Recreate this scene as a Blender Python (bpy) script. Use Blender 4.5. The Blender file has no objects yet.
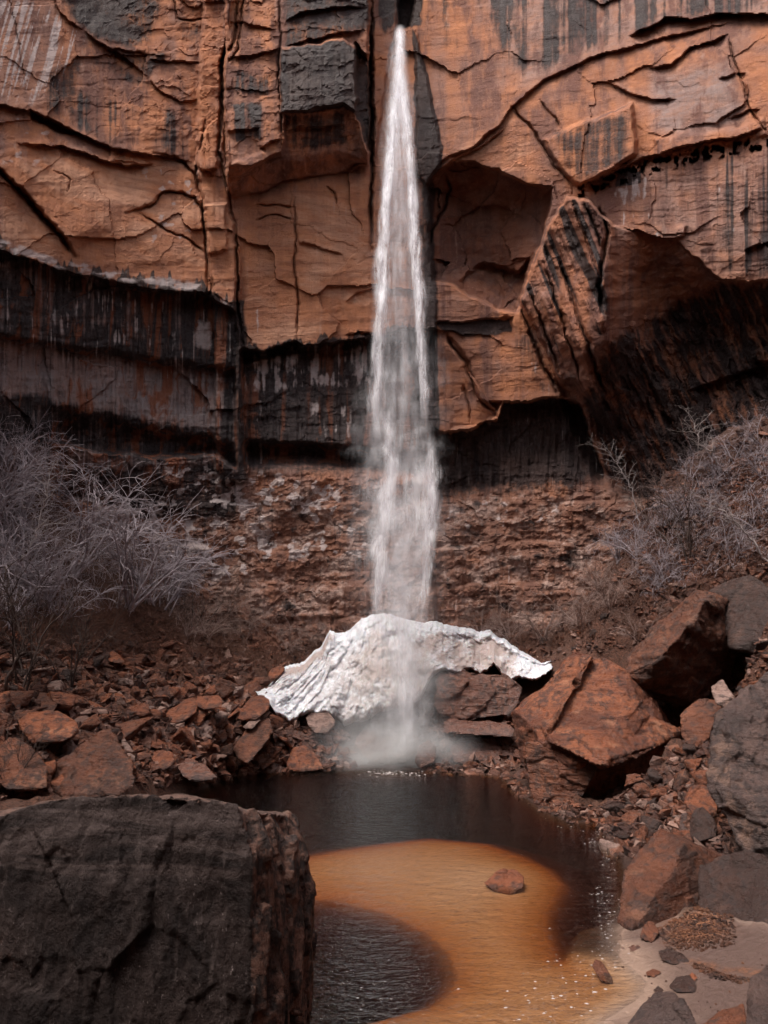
import bpy, bmesh, math, random
import numpy as np
from mathutils import Vector
from mathutils.bvhtree import BVHTree
rnd = random.Random(11)
scene = bpy.context.scene
COL = scene.collection

# ------------------------------------------------------------------ camera
F, TH, CZ = 768.0, math.atan(128/768), 4.0
cam = bpy.data.objects.new('camera', bpy.data.cameras.new('camera'))
COL.objects.link(cam)
cam.data.sensor_fit = 'HORIZONTAL'; cam.data.sensor_width = 36; cam.data.lens = 36*F/768
cam.data.clip_start = .1; cam.data.clip_end = 2000
cam.location = (0, 0, CZ); cam.rotation_euler = (math.pi/2+TH, 0, 0)
scene.camera = cam
def P(px, py, Y):
    """the real point at distance Y down the valley that is seen at picture position px, py"""
    px = np.asarray(px, float); py = np.asarray(py, float); Y = np.asarray(Y, float)
    x = (px-384)/F; y = (512-py)/F
    dy = math.cos(TH)-y*math.sin(TH); dz = math.sin(TH)+y*math.cos(TH)
    t = Y/dy
    return np.stack([x*t, Y+0*t, CZ+dz*t], -1)
def P0(px, py, z=0.0):
    y = (512-py)/F
    dy = math.cos(TH)-y*math.sin(TH); dz = math.sin(TH)+y*math.cos(TH)
    t = (z-CZ)/dz
    return ((px-384)/F*t, dy*t)

# ------------------------------------------------------------------ noise
def _h(ix, iy, iz, s=0):
    n = (ix.astype(np.int64)*374761393 + iy.astype(np.int64)*668265263 + iz.astype(np.int64)*2147483647*3 + s*974634777) & 0xffffffff
    n = ((n ^ (n >> 13))*1274126177) & 0xffffffff
    n = ((n ^ (n >> 16))*2246822519) & 0xffffffff
    return ((n ^ (n >> 15)) & 0xffffff)/float(0xffffff)
def vn(x, y, z=0.0, s=0):
    """value noise, -1..1"""
    x, y, z = np.broadcast_arrays(np.asarray(x, float), np.asarray(y, float), np.asarray(z, float))
    ix, iy, iz = np.floor(x), np.floor(y), np.floor(z)
    fx, fy, fz = x-ix, y-iy, z-iz
    fx = fx*fx*(3-2*fx); fy = fy*fy*(3-2*fy); fz = fz*fz*(3-2*fz)
    r = 0
    zs = (0, 1) if np.any(fz > 0) else (0,)
    for a in (0, 1):
        for b in (0, 1):
            for c in zs:
                w = (fx if a else 1-fx)*(fy if b else 1-fy)*(fz if c else 1-fz)
                r = r + w*_h(ix+a, iy+b, iz+c, s)
    return r*2-1
def fbm(x, y, z=0.0, o=4, s=0, g=.5):
    r = 0; a = 1; t = 0
    for i in range(o):
        r = r + a*vn(x*2**i+17.3*i, y*2**i-9.1*i, z*2**i if np.ndim(z) or z else 0.0, s+i*13); t += a; a *= g
    return r/t
def cells(x, y, s=0, jit=.85):
    """broken facets: every cell is a plate with its own height and tilt; returns height, distance to edge"""
    ix, iy = np.floor(x), np.floor(y)
    d1 = np.full(x.shape, 9.); d2 = np.full(x.shape, 9.); hgt = np.zeros(x.shape)
    for a in (-1, 0, 1):
        for b in (-1, 0, 1):
            cx, cy = ix+a, iy+b
            z0 = np.zeros_like(cx)
            qx = cx+.5+jit*(_h(cx, cy, z0, s+1)-.5); qy = cy+.5+jit*(_h(cx, cy, z0, s+2)-.5)
            dx, dy = x-qx, y-qy
            d = np.abs(dx)*.6+np.abs(dy)*.6+np.sqrt(dx*dx+dy*dy)*.5
            h = (_h(cx, cy, z0, s+3)-.5)*1.4+(_h(cx, cy, z0, s+4)-.5)*1.6*dx+(_h(cx, cy, z0, s+5)-.5)*1.6*dy
            m = d < d1
            d2 = np.where(m, d1, np.minimum(d2, d)); hgt = np.where(m, h, hgt); d1 = np.where(m, d, d1)
    return hgt, d2-d1
def sst(a, b, x):
    t = np.clip((x-a)/(b-a), 0, 1); return t*t*(3-2*t)
def tps(pts, vals):
    p = np.array(pts, float); n = len(p)
    def U(r2): return np.where(r2 > 1e-12, r2*np.log(r2+1e-12), 0)
    d = ((p[:, None]-p[None])**2).sum(-1)
    A = np.zeros((n+3, n+3)); A[:n, :n] = U(d)+np.eye(n)*.02; A[:n, n] = 1; A[:n, n+1:] = p; A[n:, :n] = A[:n, n:].T
    w = np.linalg.solve(A, np.concatenate([np.array(vals, float), np.zeros(3)]))
    def f(x, y):
        r = w[n]+w[n+1]*x+w[n+2]*y
        for i in range(n): r = r+w[i]*U((x-p[i, 0])**2+(y-p[i, 1])**2)
        return r
    return f
def seg(X, Y, pts):
    """distance to a polyline, side (+ = below / right of travel), position along 0..1"""
    best = np.full(X.shape, 1e9); side = np.ones(X.shape); par = np.zeros(X.shape)
    n = len(pts)-1
    for i in range(n):
        ax, ay = pts[i]; bx, by = pts[i+1]
        vx, vy = bx-ax, by-ay; L = vx*vx+vy*vy+1e-9
        t = np.clip(((X-ax)*vx+(Y-ay)*vy)/L, 0, 1)
        d = np.hypot(X-ax-t*vx, Y-ay-t*vy)
        m = d < best
        best = np.where(m, d, best); side = np.where(m, np.sign(vx*(Y-ay)-vy*(X-ax)), side); par = np.where(m, (i+t)/n, par)
    return best, side, par
def sdist(X, Y, pts):
    """signed distance inside (+) a polygon"""
    ins = np.zeros(X.shape, bool); n = len(pts)
    for i in range(n):
        ax, ay = pts[i]; bx, by = pts[(i+1) % n]
        c = ((ay > Y) != (by > Y))
        with np.errstate(divide='ignore', invalid='ignore'):
            xi = (bx-ax)*(Y-ay)/((by-ay) if by != ay else 1e-9)+ax
        ins ^= (c & (X < xi))
    d = seg(X, Y, list(pts)+[pts[0]])[0]
    return np.where(ins, d, -d)

# ------------------------------------------------------------------ objects
def mesh_np(name, co, faces, smooth=False):
    me = bpy.data.meshes.new(name)
    co = np.asarray(co, np.float32).reshape(-1, 3)
    faces = np.asarray(faces, np.int32)
    k = faces.shape[1]
    me.vertices.add(len(co)); me.vertices.foreach_set('co', co.ravel())
    me.loops.add(faces.size); me.loops.foreach_set('vertex_index', faces.ravel())
    me.polygons.add(len(faces)); me.polygons.foreach_set('loop_start', np.arange(0, faces.size, k, dtype=np.int32))
    me.polygons.foreach_set('loop_total', np.full(len(faces), k, np.int32))
    me.polygons.foreach_set('use_smooth', np.full(len(faces), smooth))
    me.update(calc_edges=True); me.validate()
    return me
def grid_faces(nr, nc, flip=False):
    i = np.arange(nr-1)[:, None]*nc+np.arange(nc-1)[None]
    i = i.ravel()
    q = np.stack([i, i+1, i+1+nc, i+nc], 1)
    return q[:, ::-1] if flip else q
def add(name, me, mat=None, parent=None, loc=None):
    o = bpy.data.objects.new(name, me); COL.objects.link(o)
    if mat is not None and me is not None and not me.materials: me.materials.append(mat)
    if parent: o.parent = parent
    if loc is not None: o.location = loc
    return o
def tag(o, label=None, cat=None, group=None, kind=None):
    if label: o['label'] = label
    if cat: o['category'] = cat
    if group: o['group'] = group
    if kind: o['kind'] = kind
    return o
def attr(me, name, data):
    a = me.attributes.new(name, 'FLOAT_COLOR', 'POINT')
    d = np.ones((len(data), 4), np.float32); d[:, :data.shape[1]] = data
    a.data.foreach_set('color', d.ravel())

# ------------------------------------------------------------------ material helper
class NT:
    def __init__(s, name):
        s.m = bpy.data.materials.new(name); s.m.use_nodes = True
        s.t = s.m.node_tree; s.t.nodes.clear(); s.out = s.n('ShaderNodeOutputMaterial')
    def n(s, typ, **k):
        x = s.t.nodes.new(typ)
        for a, b in k.items(): setattr(x, a, b)
        return x
    def l(s, a, b): s.t.links.new(a, b)
    def set(s, sock, v):
        if isinstance(v, bpy.types.NodeSocket): s.l(v, sock)
        else: sock.default_value = v
    def coord(s, kind='Object', scale=(1, 1, 1), rot=(0, 0, 0)):
        t = s.n('ShaderNodeTexCoord'); m = s.n('ShaderNodeMapping'); s.l(t.outputs[kind], m.inputs[0])
        m.inputs['Scale'].default_value = scale; m.inputs['Rotation'].default_value = rot
        return m.outputs[0]
    def noise(s, vec, scale, det=5, rough=.55, dist=0.0, typ='FBM'):
        x = s.n('ShaderNodeTexNoise'); x.noise_type = typ
        s.l(vec, x.inputs['Vector']); x.inputs['Scale'].default_value = scale; x.inputs['Detail'].default_value = det
        x.inputs['Roughness'].default_value = rough; x.inputs['Distortion'].default_value = dist
        return x.outputs['Fac']
    def vor(s, vec, scale, feat='F1', out='Distance'):
        x = s.n('ShaderNodeTexVoronoi'); x.feature = feat; s.l(vec, x.inputs['Vector']); x.inputs['Scale'].default_value = scale
        return x.outputs[out]
    def ramp(s, v, a, b, lo=0.0, hi=1.0):
        x = s.n('ShaderNodeMapRange'); x.interpolation_type = 'SMOOTHSTEP'
        s.set(x.inputs['Value'], v); x.inputs['From Min'].default_value = a; x.inputs['From Max'].default_value = b
        x.inputs['To Min'].default_value = lo; x.inputs['To Max'].default_value = hi
        return x.outputs[0]
    def math(s, op, a, b=0.0, c=None):
        x = s.n('ShaderNodeMath', operation=op); s.set(x.inputs[0], a); s.set(x.inputs[1], b)
        if c is not None: s.set(x.inputs[2], c)
        return x.outputs[0]
    def mix(s, f, a, b, mode='MIX'):
        x = s.n('ShaderNodeMix'); x.data_type = 'RGBA'; x.blend_type = mode; x.clamp_factor = True
        s.set(x.inputs[0], f)
        for sock, v in ((x.inputs[6], a), (x.inputs[7], b)):
            if isinstance(v, bpy.types.NodeSocket): s.l(v, sock)
            else: sock.default_value = (*v, 1) if len(v) == 3 else v
        return x.outputs[2]
    def bump(s, h, dist, strength=1.0, prev=None):
        b = s.n('ShaderNodeBump'); s.l(h, b.inputs['Height']); b.inputs['Distance'].default_value = dist
        b.inputs['Strength'].default_value = strength
        if prev is not None: s.l(prev, b.inputs['Normal'])
        return b.outputs[0]
    def bsdf(s, col, rough=.8, nrm=None, spec=.35, **k):
        p = s.n('ShaderNodeBsdfPrincipled'); s.set(p.inputs['Base Color'], col if isinstance(col, bpy.types.NodeSocket) else (*col, 1))
        s.set(p.inputs['Roughness'], rough); s.set(p.inputs['Specular IOR Level'], spec)
        if nrm is not None: s.l(nrm, p.inputs['Normal'])
        for a, b in k.items(): s.set(p.inputs[a.replace('_', ' ')], b)
        return p.outputs[0]
    def done(s, sh): s.l(sh, s.out.inputs[0]); return s.m
# ------------------------------------------------------------------ cliff: depth control points (picture position, distance in metres)
CP = [(-400,-300,13),(-160,-300,21),(0,-300,27),(200,-300,31),(400,-300,34),(600,-300,30),(768,-300,27),(928,-300,22),(1150,-300,14),
 (-400,0,13),(-160,0,20),(0,0,25.5),(120,0,28.6),(230,0,30.2),(330,0,30.5),(400,0,31.5),(500,0,30.5),(620,0,28.5),(768,0,25.5),(928,0,20),(1150,0,13),
 (-400,250,12.5),(-160,250,19),(0,250,24.3),(120,250,27.3),(230,250,29),(330,250,29.5),(400,250,30.2),(500,250,29.5),(620,180,26.7),(768,180,24.3),(928,180,19),(1150,200,12.5),
 (-400,480,12.5),(-160,480,19.5),(0,480,25.5),(120,480,28.4),(230,480,29.8),(330,480,30),(400,480,30.3),(500,480,30),(620,480,28.8),(768,450,26.5),(928,450,20),(1150,450,13),
 (-400,700,13),(-160,700,20),(0,700,25.5),(120,700,28),(230,700,29.2),(400,700,29.5),(540,700,29),(768,700,25),(928,700,18),(1150,700,13)]
xs = np.concatenate([np.arange(-400,-30,14), np.arange(-30,800,1.25), np.arange(800,1151,14)])
ys = np.concatenate([np.arange(-300,-24,12), np.arange(-24,660,1.25), np.arange(660,760,6)])
GX, GY = np.meshgrid(xs, ys)
base_f = tps([(a/100, b/100) for a, b, c in CP], [c for a, b, c in CP])
D = base_f(GX/100, GY/100)
# gentle uneven coordinates so that edges are never ruler straight
WX = GX+3.2*fbm(GX/38, GY/38, o=4, s=5)+1.6*fbm(GX/7, GY/7, o=3, s=6)
WY = GY+3.2*fbm(GX/38, GY/38, o=4, s=7)+1.6*fbm(GX/7, GY/7, o=3, s=8)
def interp(poly, x): 
    a = np.array(poly, float); return np.interp(x, a[:, 0], a[:, 1])
def win(x0, x1, f=3): return sst(x0-f, x0+f, WX)*(1-sst(x1-f, x1+f, WX))
def crack(pts, w=1.3, dep=.5):
    w = w*.78+.1; dep = dep*.62
    d, s_, t = seg(WX, WY, pts)
    taper = np.clip(np.minimum(t, 1-t)*8, .35, 1)
    global D
    D = D+dep*taper*np.exp(-(d/w)**2)
def ledge(pts, lip=.4, up=20, under=.5, down=14):
    """rock above the line stands proud, rock under it is cut back"""
    global D
    d, s_, t = seg(WX, WY, pts)
    taper = np.clip(np.minimum(t, 1-t)*7, 0, 1)
    k = sst(-.8, .9, d*s_); lip = lip*.5; under = under*.6
    D = D+taper*(-(1-k)*lip*np.exp(-d/up)+k*under*np.exp(-d/down))
def plate(pts, off, f=2.0, tilt=(0, 0)):
    global D
    sd = sdist(WX, WY, pts); m = sst(-f, f, sd)
    c = np.mean(pts, 0)
    D = D+m*(off+tilt[0]*(WX-c[0])/100+tilt[1]*(WY-c[1])/100)
    return m
# rough regions get their own broken texture, smooth faces stay calm
def reg(pts, f=8): return sst(-f, f, sdist(WX, WY, pts))
SEEP = [(-400,225),(-100,228),(0,250),(60,272),(130,285),(205,296),(238,310)]
LEDG = [(-400,300),(0,330),(100,346),(180,357),(240,365)]
ALC  = [(-400,400),(40,396),(60,404),(100,410),(150,420),(205,432),(240,440)]
ALCB = [(-400,450),(40,440),(90,450),(150,456),(215,454),(240,470)]
left = 1-sst(234, 240, WX)
y1, y2, y3, y4 = (interp(p, WX) for p in (SEEP, LEDG, ALC, ALCB))
y1 = y1+1.5*fbm(GX/5, GY/90, o=3, s=31)
D += left*(sst(-1.5, 1.5, WY-y1)*.5-.3*np.exp(-np.abs(WY-y1)/40)*(WY < y1))
D += left*(.6*sst(0, 14, WY-y2)*(1-sst(25, 70, WY-y2)))
D += left*(.75*sst(0, 26, WY-y3)*(1-sst(-4, 3, WY-y4)) - .7*sst(-2, 4, WY-y4)*np.exp(-np.clip(WY-y4, 0, 200)/70))*sst(30, 70, WX)
# the vertical rib and fissures left of the middle
plate([(206,-30),(236,-30),(222,60),(222,150),(240,250),(243,330),(250,480),(217,480),(214,300),(205,215),(196,160)], -.55, 1.8)
crack([(240,-24),(233,40),(222,62),(222,110),(217,150),(225,180),(235,230),(239,300),(243,360),(247,470)], 2.0, 1.1)
crack([(205,120),(195,165),(204,200),(208,300)], 1.3, .6)
crack([(246,-24),(236,50),(230,62)], 1.5, .6)
plate([(196,134),(206,133),(208,142),(215,150),(216,167),(203,170),(193,165),(199,150)], -.4, 1.0)
plate([(205,206),(226,203),(227,250),(207,253)], -.3, 1.2)
# upper left wall ledges
ledge([(-30,99),(0,103),(30,113),(60,127),(100,142),(130,150),(165,156),(193,164)], .75, 60, .35, 6)
ledge([(12,142),(60,146),(100,158),(128,164),(156,163)], .5, 10, .5, 9)
plate([(30,112),(58,124),(80,136),(58,133),(30,120)], .8, 1.5)
ledge([(85,30),(100,42),(125,58),(150,75)], .4, 25, .3, 9)
ledge([(50,-10),(62,15),(85,30)], .3, 15, .2, 9)
ledge([(150,58),(170,60),(203,62)], .3, 12, .3, 7)
ledge([(150,75),(162,92),(180,101),(200,100)], .25, 10, .25, 7)
ledge([(100,48),(130,50),(172,56)], .25, 9, .2, 6)
crack([(155,152),(176,158),(195,175),(203,200),(207,256)], 1.3, .5)
ledge([(-30,150),(0,171),(30,198),(60,232),(72,252)], .9, 30, 0, 8)
crack([(-30,152),(0,172),(30,200),(60,234),(74,256)], 3.0, 1.1)
ledge([(125,212),(150,205),(165,193),(182,192),(197,199),(206,217)], .05, 10, .3, 20)
crack([(125,212),(150,205),(165,193),(182,192),(197,199),(206,217)], 1.2, .45)
crack([(140,212),(165,228),(190,240),(204,253)], 1.2, .4)
crack([(55,170),(70,180),(68,190)], 1.0, .2)
crack([(5,-10),(15,20),(22,60),(26,80)], 1.0, .2)
crack([(172,-10),(178,18),(190,22),(205,18)], 1.2, .5)
# the dark block above the arch
m1 = (1-sst(-1.2, 1.2, WY-interp([(222,162),(250,165),(262,150),(281,140),(284,112),(300,112),(320,110),(345,104),(357,114),(368,150)], WX)))*win(226, 368, 1.8)
lip = interp([(222,160),(250,165),(262,158),(281,150),(284,112),(300,112),(320,110),(345,104),(357,114),(368,150)], WX)
mid = interp([(222,180),(240,180),(262,160),(290,154),(320,148),(350,150),(368,163)], WX)
arch = interp([(222,200),(240,198),(262,193),(285,182),(320,177),(350,172),(368,166)], WX)
wb = win(226, 369, 1.6)
fr = np.where(WY < lip, 1.0, np.where(WY < mid, 1-.45*np.clip((WY-lip)/np.maximum(mid-lip, 1), 0, 1), .55*(1-sst(0, 1, (WY-mid)/np.maximum(arch-mid, 1)))))
D += wb*(-2.1*fr)
ledge([(226,196),(262,190),(285,180),(320,175),(350,170),(368,164)], .0, 6, .45, 8)
plate([(281,48),(300,47),(345,40),(356,46),(357,112),(345,103),(300,110),(281,112)], -.6, 1.6, (.5, -.2))
plate([(356,44),(369,60),(369,150),(357,112)], 1.2, 2.5, (3, 0))
plate([(226,130),(258,128),(263,150),(230,163)], .25, 2)
crack([(281,-24),(279,50),(281,110),(280,150)], 1.4, .5)
ledge([(225,58),(256,55),(281,48)], .35, 12, .3, 8)
ledge([(285,47),(310,40),(345,34),(366,30)], .4, 14, .35, 8)
ledge([(284,22),(300,14),(330,10),(366,6)], .4, 14, .35, 8)
ledge([(226,22),(250,24),(275,30)], .3, 12, .25, 8)
ledge([(286,130),(300,124),(318,127),(345,122)], .4, 10, .3, 6)
ledge([(258,148),(270,140),(281,138)], .4, 10, .3, 6)
crack([(369,-24),(370,60),(371,120),(372,180),(372,250)], 2.0, 1.3)
plate([(373,20),(396,10),(396,28),(388,60),(380,120),(374,160)], -.3, 1.5, (1, 0))
# notch that lets the water out
plate([(397,-30),(412,-30),(413,10),(410,28),(400,28),(398,10)], 1.8, 2.0)
# centre smooth wall
crack([(293,200),(295,250),(297,300),(298,338)], 1.2, .45)
crack([(256,204),(275,206),(293,208)], 1.0, .35)
crack([(256,221),(272,216),(292,221)], 1.0, .3)
ledge([(295,240),(310,245),(325,250),(342,256)], .2, 10, .25, 8)
crack([(325,186),(332,192),(336,206)], 1.0, .35)
ledge([(346,300),(360,292),(378,290)], .2, 8, .2, 6)
ledge([(345,335),(360,333),(378,332)], .2, 8, .3, 6)
CB = [(240,348),(262,352),(280,345),(296,340),(306,346),(340,342),(372,338),(400,330),(436,330)]
y5 = interp(CB, WX)+1.5*fbm(GX/5, GY/90, o=3, s=33)
cen = win(240, 436, 2)
D += cen*(sst(-1.2, 1.2, WY-y5)*.9*np.exp(-np.clip(WY-y5, 0, 300)/60)-.3*np.exp(-np.abs(WY-y5)/30)*(WY < y5))
plate([(240,350),(262,353),(280,346),(296,341),(300,352),(240,362)], .7, 2)
D += win(246, 430, 6)*(1.1*sst(0, 10, WY-interp([(246,436),(300,440),(370,445),(430,450)], WX))*(1-sst(14, 34, WY-interp([(246,436),(300,440),(370,445),(430,450)], WX))))
# right of the fall: chute, diagonal slab, cracks
plate([(416,30),(424,70),(432,110),(440,150),(438,168),(424,186),(414,170)], -.4, 2.0, (1.5, 0))
ledge([(424,182),(440,162),(470,150),(500,124),(512,106),(545,78),(600,54),(660,38),(700,30),(740,20)], .45, 26, .3, 6)
ledge([(440,168),(480,148),(505,128)], .2, 8, .25, 5)
ledge([(628,35),(640,30),(665,18),(690,21),(720,12),(770,16),(800,16)], .6, 20, .9, 12)
ledge([(648,68),(672,62),(690,48),(715,42),(728,36)], .35, 12, .5, 7)
crack([(728,36),(735,60),(750,110),(768,135)], 1.2, .4)
ledge([(608,82),(630,92),(655,100),(676,98)], .25, 12, .4, 7)
ledge([(720,80),(735,74),(745,72)], .2, 8, .3, 6)
ledge([(730,118),(745,110),(760,108)], .2, 8, .3, 6)
crack([(512,107),(530,125),(545,148),(557,168),(574,186)], 1.6, .6)
crack([(540,100),(555,120),(560,128)], 1.2, .4)
plate([(570,128),(600,116),(632,104),(636,155),(605,172),(580,186),(560,168),(545,140)], -.7, 2.5, (-.8, .5))
ledge([(574,187),(600,178),(628,166),(640,160),(690,145),(735,138),(770,125)], .5, 18, .45, 8)
plate([(655,140),(690,135),(740,128),(762,118),(768,135),(700,150),(660,158)], -.2, 3)
# the line of pocks
PO = fbm(GX/4.2, GY/5.5, o=2, s=41)
ml = np.abs(WY-interp([(570,196),(600,184),(650,168),(700,156),(768,144),(900,120)], WX))
pk = sst(.12, .3, PO)*(1-sst(3, 10, ml))*sst(565, 590, WX)
D += pk*.45
# the big arch cavity
CAV = [(426,186),(436,172),(452,164),(470,163),(500,170),(528,184),(551,187),(549,215),(545,235),(533,262),(524,290),(516,312),(498,310),(480,300),(452,285),(433,280)]
sd = sdist(WX, WY, CAV)
D += 2.9*sst(-1.5, 2, sd)*(.42+.58*(1-np.exp(-np.clip(sd, 0, 200)/20)))
ledge([(430,282),(452,285),(480,300),(500,311),(514,316)], 0, 5, -.3, 20)
# the slabs under the cavity
y6 = interp([(434,322),(470,320),(512,318)], WX)
D += win(436, 514, 2)*.3*sst(-1, 1, WY-y6)*np.exp(-np.clip(WY-y6, 0, 200)/25)
plate([(437,330),(452,338),(470,362),(478,400),(500,402),(497,415),(474,425),(452,428),(440,400)], .35, 2.0, (1.2, 0))
ledge([(446,334),(452,348),(466,362),(472,374),(486,398),(500,412)], -.5, 12, -.5, 14)
crack([(447,332),(452,348),(465,362),(472,378),(478,398),(497,414)], 1.6, .6)
crack([(464,385),(468,400),(469,420)], 1.2, .4)
CR = [(434,428),(446,432),(460,430),(472,428),(484,420),(498,418),(502,402),(530,402),(556,398),(600,405)]
y7 = interp(CR, WX)+1.5*fbm(GX/4, GY/90, o=3, s=35)
D += win(434, 640, 3)*(sst(-1.2, 1.4, WY-y7)*1.3)*(1-sst(40, 110, WY-y7)*.7)*(1-sst(590, 640, WX))
# the great buttress and its hollow underside
BT = [(560,186),(590,176),(640,165),(768,140),(928,120),(928,282),(768,284),(722,280),(706,266),(690,256),(668,244),(650,236),(610,226),(600,212),(590,204),(575,200)]
RIM = [(566,196),(590,200),(600,212),(612,224),(640,229),(665,238),(676,238),(692,256),(706,266),(722,280),(745,283),(768,280),(928,286),(1150,290)]
UND = [(566,196),(590,200),(600,212),(612,224),(640,229),(665,238),(676,238),(692,256),(706,266),(722,280),(745,283),(768,280),(928,286),(1150,290),(1150,520),(768,470),(680,500),(610,500),(582,410),(560,386),(545,345),(522,300),(536,262),(550,225)]
HB = [(566,196,26.4),(595,206,25.6),(640,236,26.6),(690,262,26.4),(768,290,25.2),(928,300,19.5),(1150,300,12.5),
      (600,270,25.4),(604,335,25.7),(575,270,26.9),(545,260,28.2),(524,298,28.8),(545,345,29.0),(572,384,28.6),(590,400,28.4),
      (650,280,28.0),(690,320,28.9),(640,330,27.9),(720,320,28.3),(768,330,27.0),(700,400,28.8),(640,420,29.3),(768,420,27.0),(928,420,20),(1150,450,13),
      (640,500,29.0),(700,480,28.6),(768,480,26.8),(600,460,29.4),(610,520,29.3)]
hb = tps([(a/100, b/100) for a, b, c in HB], [c for a, b, c in HB])
mU = sst(-1.4, 1.8, sdist(WX, WY, UND))*1.0
DU = hb(WX/100, WY/100)
# sharp folds of the buttress: a spine and slanting flutes
def tri(pts, wl, wr, h):
    d, s_, t = seg(WX, WY, pts); sx = d*s_
    return -h*np.clip(1-np.where(sx > 0, d/wl, d/wr), 0, 1)
DU = DU+tri([(598,206),(603,260),(606,300),(608,342)], 34, 16, .9)
DU = DU+tri([(574,200),(590,240),(600,290),(602,320)], 12, 9, .5)
DU = DU+tri([(548,262),(560,300),(578,345),(600,398)], 26, 6, .55)
DU = DU+tri([(524,300),(535,335),(548,372),(556,390)], 9, 10, .6)
fl = fbm((GX-(GY-250)*.42)/5.5, GY/120, o=3, s=51)
mfl = reg([(560,196),(600,206),(606,330),(600,335),(556,268),(560,300),(560,390),(548,390),(520,300),(540,260)], 5)
DU = DU+.28*fl*mfl
D = D*(1-mU)+DU*mU
D += .9*reg([(556,383),(575,382),(640,470),(640,500),(596,480)], 5)
for pts, w_, dp in [([(600,208),(606,232),(604,256),(598,286),(601,312)], 2.4, 1.6), ([(561,262),(572,300),(588,345),(603,392)], 2.0, 1.0), ([(545,262),(556,300),(570,345),(582,384)], 1.6, .8), ([(519,300),(532,335),(545,368),(557,392)], 2.2, 1.2), ([(572,206),(586,236),(598,275)], 1.6, .8), ([(584,204),(595,230),(603,250)], 1.4, .7), ([(530,290),(546,330),(560,372)], 1.5, .7)]: crack(pts, w_, dp)
cv = sst(0, 10, sd)
D += cv*(.35*fbm(GX/34, GY/26, o=4, s=56, g=.55)+.30*cells((WX+WY*.6)/46, (WY-WX*.35)/34, 57)[0])
plate([(484,262),(520,272),(528,262),(520,312),(500,311),(478,298),(458,284)], .7, 2.5, (1.5, -1.5))
crack([(442,176),(449,188),(445,205),(432,232),(429,262)], 1.6, .7)
ledge(RIM[:12], .25, 14, .3, 7)
ledge([(612,224),(640,229),(665,238),(684,234),(686,222)], .35, 10, .2, 6)
ledge([(744,250),(758,246),(775,242)], .3, 8, .4, 7)
plate([(748,352),(775,345),(775,360),(752,360)], -.5, 1.5)
ledge([(690,390),(720,378),(760,365),(790,362)], .3, 14, .8, 22)
# wall foot: beds of broken rock, terraces
foot = sst(460, 485, GY)*(1-sst(560, 600, GX))*1.0
footR = reg([(430,512),(560,500),(640,480),(768,440),(800,440),(800,700),(430,700)], 12)

# broken texture by region
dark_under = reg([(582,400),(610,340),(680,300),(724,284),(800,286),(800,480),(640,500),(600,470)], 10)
lowleft = left*sst(-4, 6, WY-y1)
cendark = cen*sst(-4, 6, WY-y5)
rdark = win(436, 620, 4)*sst(-3, 5, WY-y7)*(1-mU)
rough = np.clip(.07+.93*np.maximum.reduce([sst(455, 490, GY), .55*cendark, .45*rdark, dark_under*.8, .28*lowleft]), 0, 1)
upL = (1-sst(60, 110, WY-interp([(-400,0),(0,0),(120,40),(200,70),(260,60),(380,60)], WX)))*(1-sst(360, 400, WX))
rough = np.maximum(rough, .22*upL*sst(70, 130, GX))
D += mU*.10*fbm(GX/13, GY/8, o=5, s=60, g=.6)
D += win(436, 600, 4)*sst(2, 10, WY-y7)*(1-sst(480, 500, GY))*.25*fbm(GX/5, GY/40, o=4, s=59)
h1, e1 = cells(WX/34, WY/22, 61); h2, e2 = cells(WX/13+3, WY/8, 62); h3, e3 = cells(WX/5.2, WY/3.6, 63)
sx, sy = WX-(WY-250)*.45, WY
h4, e4 = cells(sx/7, sy/17, 64)
dkz = np.maximum.reduce([cendark, lowleft*(1-sst(-4, 4, WY-y4)), rdark])*(1-sst(455, 490, GY))
ftz = sst(455, 490, GY)
D += rough*(1-dark_under*.9)*(1-.72*dkz)*(1-.72*ftz)*(.30*h1+.20*h2+.11*h3)+ftz*(.28*fbm(GX/26, GY/18, o=6, s=74, g=.55))
D += dkz*(.16*fbm(GX/6, GY/45, o=4, s=72)+.10*fbm(GX/22, GY/9, o=4, s=73))
D += dark_under*(.16*h4+.30*fbm(sx/6, sy/30, o=5, s=65, g=.6)+.25*fbm(GX/40, GY/26, o=3, s=75))
D += .022*fbm(GX/9, GY/9, o=4, s=66)+.22*fbm(GX/70, GY/60, o=3, s=67)*(1-mU)
bed = fbm(GX/160, (WY+GX*.05)/4.5, o=3, s=68)
D += (.035+.035*sst(455, 480, GY))*bed
strk = fbm(GX/2.6, GY/70, o=3, s=69)
D += .07*strk*np.maximum(cendark, np.maximum(lowleft, rdark))
D += .035*fbm(GX/4.5, GY/160, o=3, s=70)
# a few larger joint blocks in the smooth walls
j1, je = cells(WX/75+.3, WY/58, 71)
D += .16*j1*(1-mU)*(1-sst(440, 480, GY))
cliff_bump_edge = np.minimum(e1, 1)
# hollow at the bottom of the wall and broad terraces
for (a, b, c, dd) in ((505, 40, .5, 1), (545, 30, .45, 2), (585, 30, .4, 3)):
    yy = a+8*fbm(GX/45, GX*0, o=3, s=80+dd)
    D += sst(-2, 2, GY-yy)*(-.30)*sst(150, 200, GX)*(.5+.5*vn(GX/30, GY*0, s=76+dd))
D = np.clip(D, 8, 40)

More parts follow.
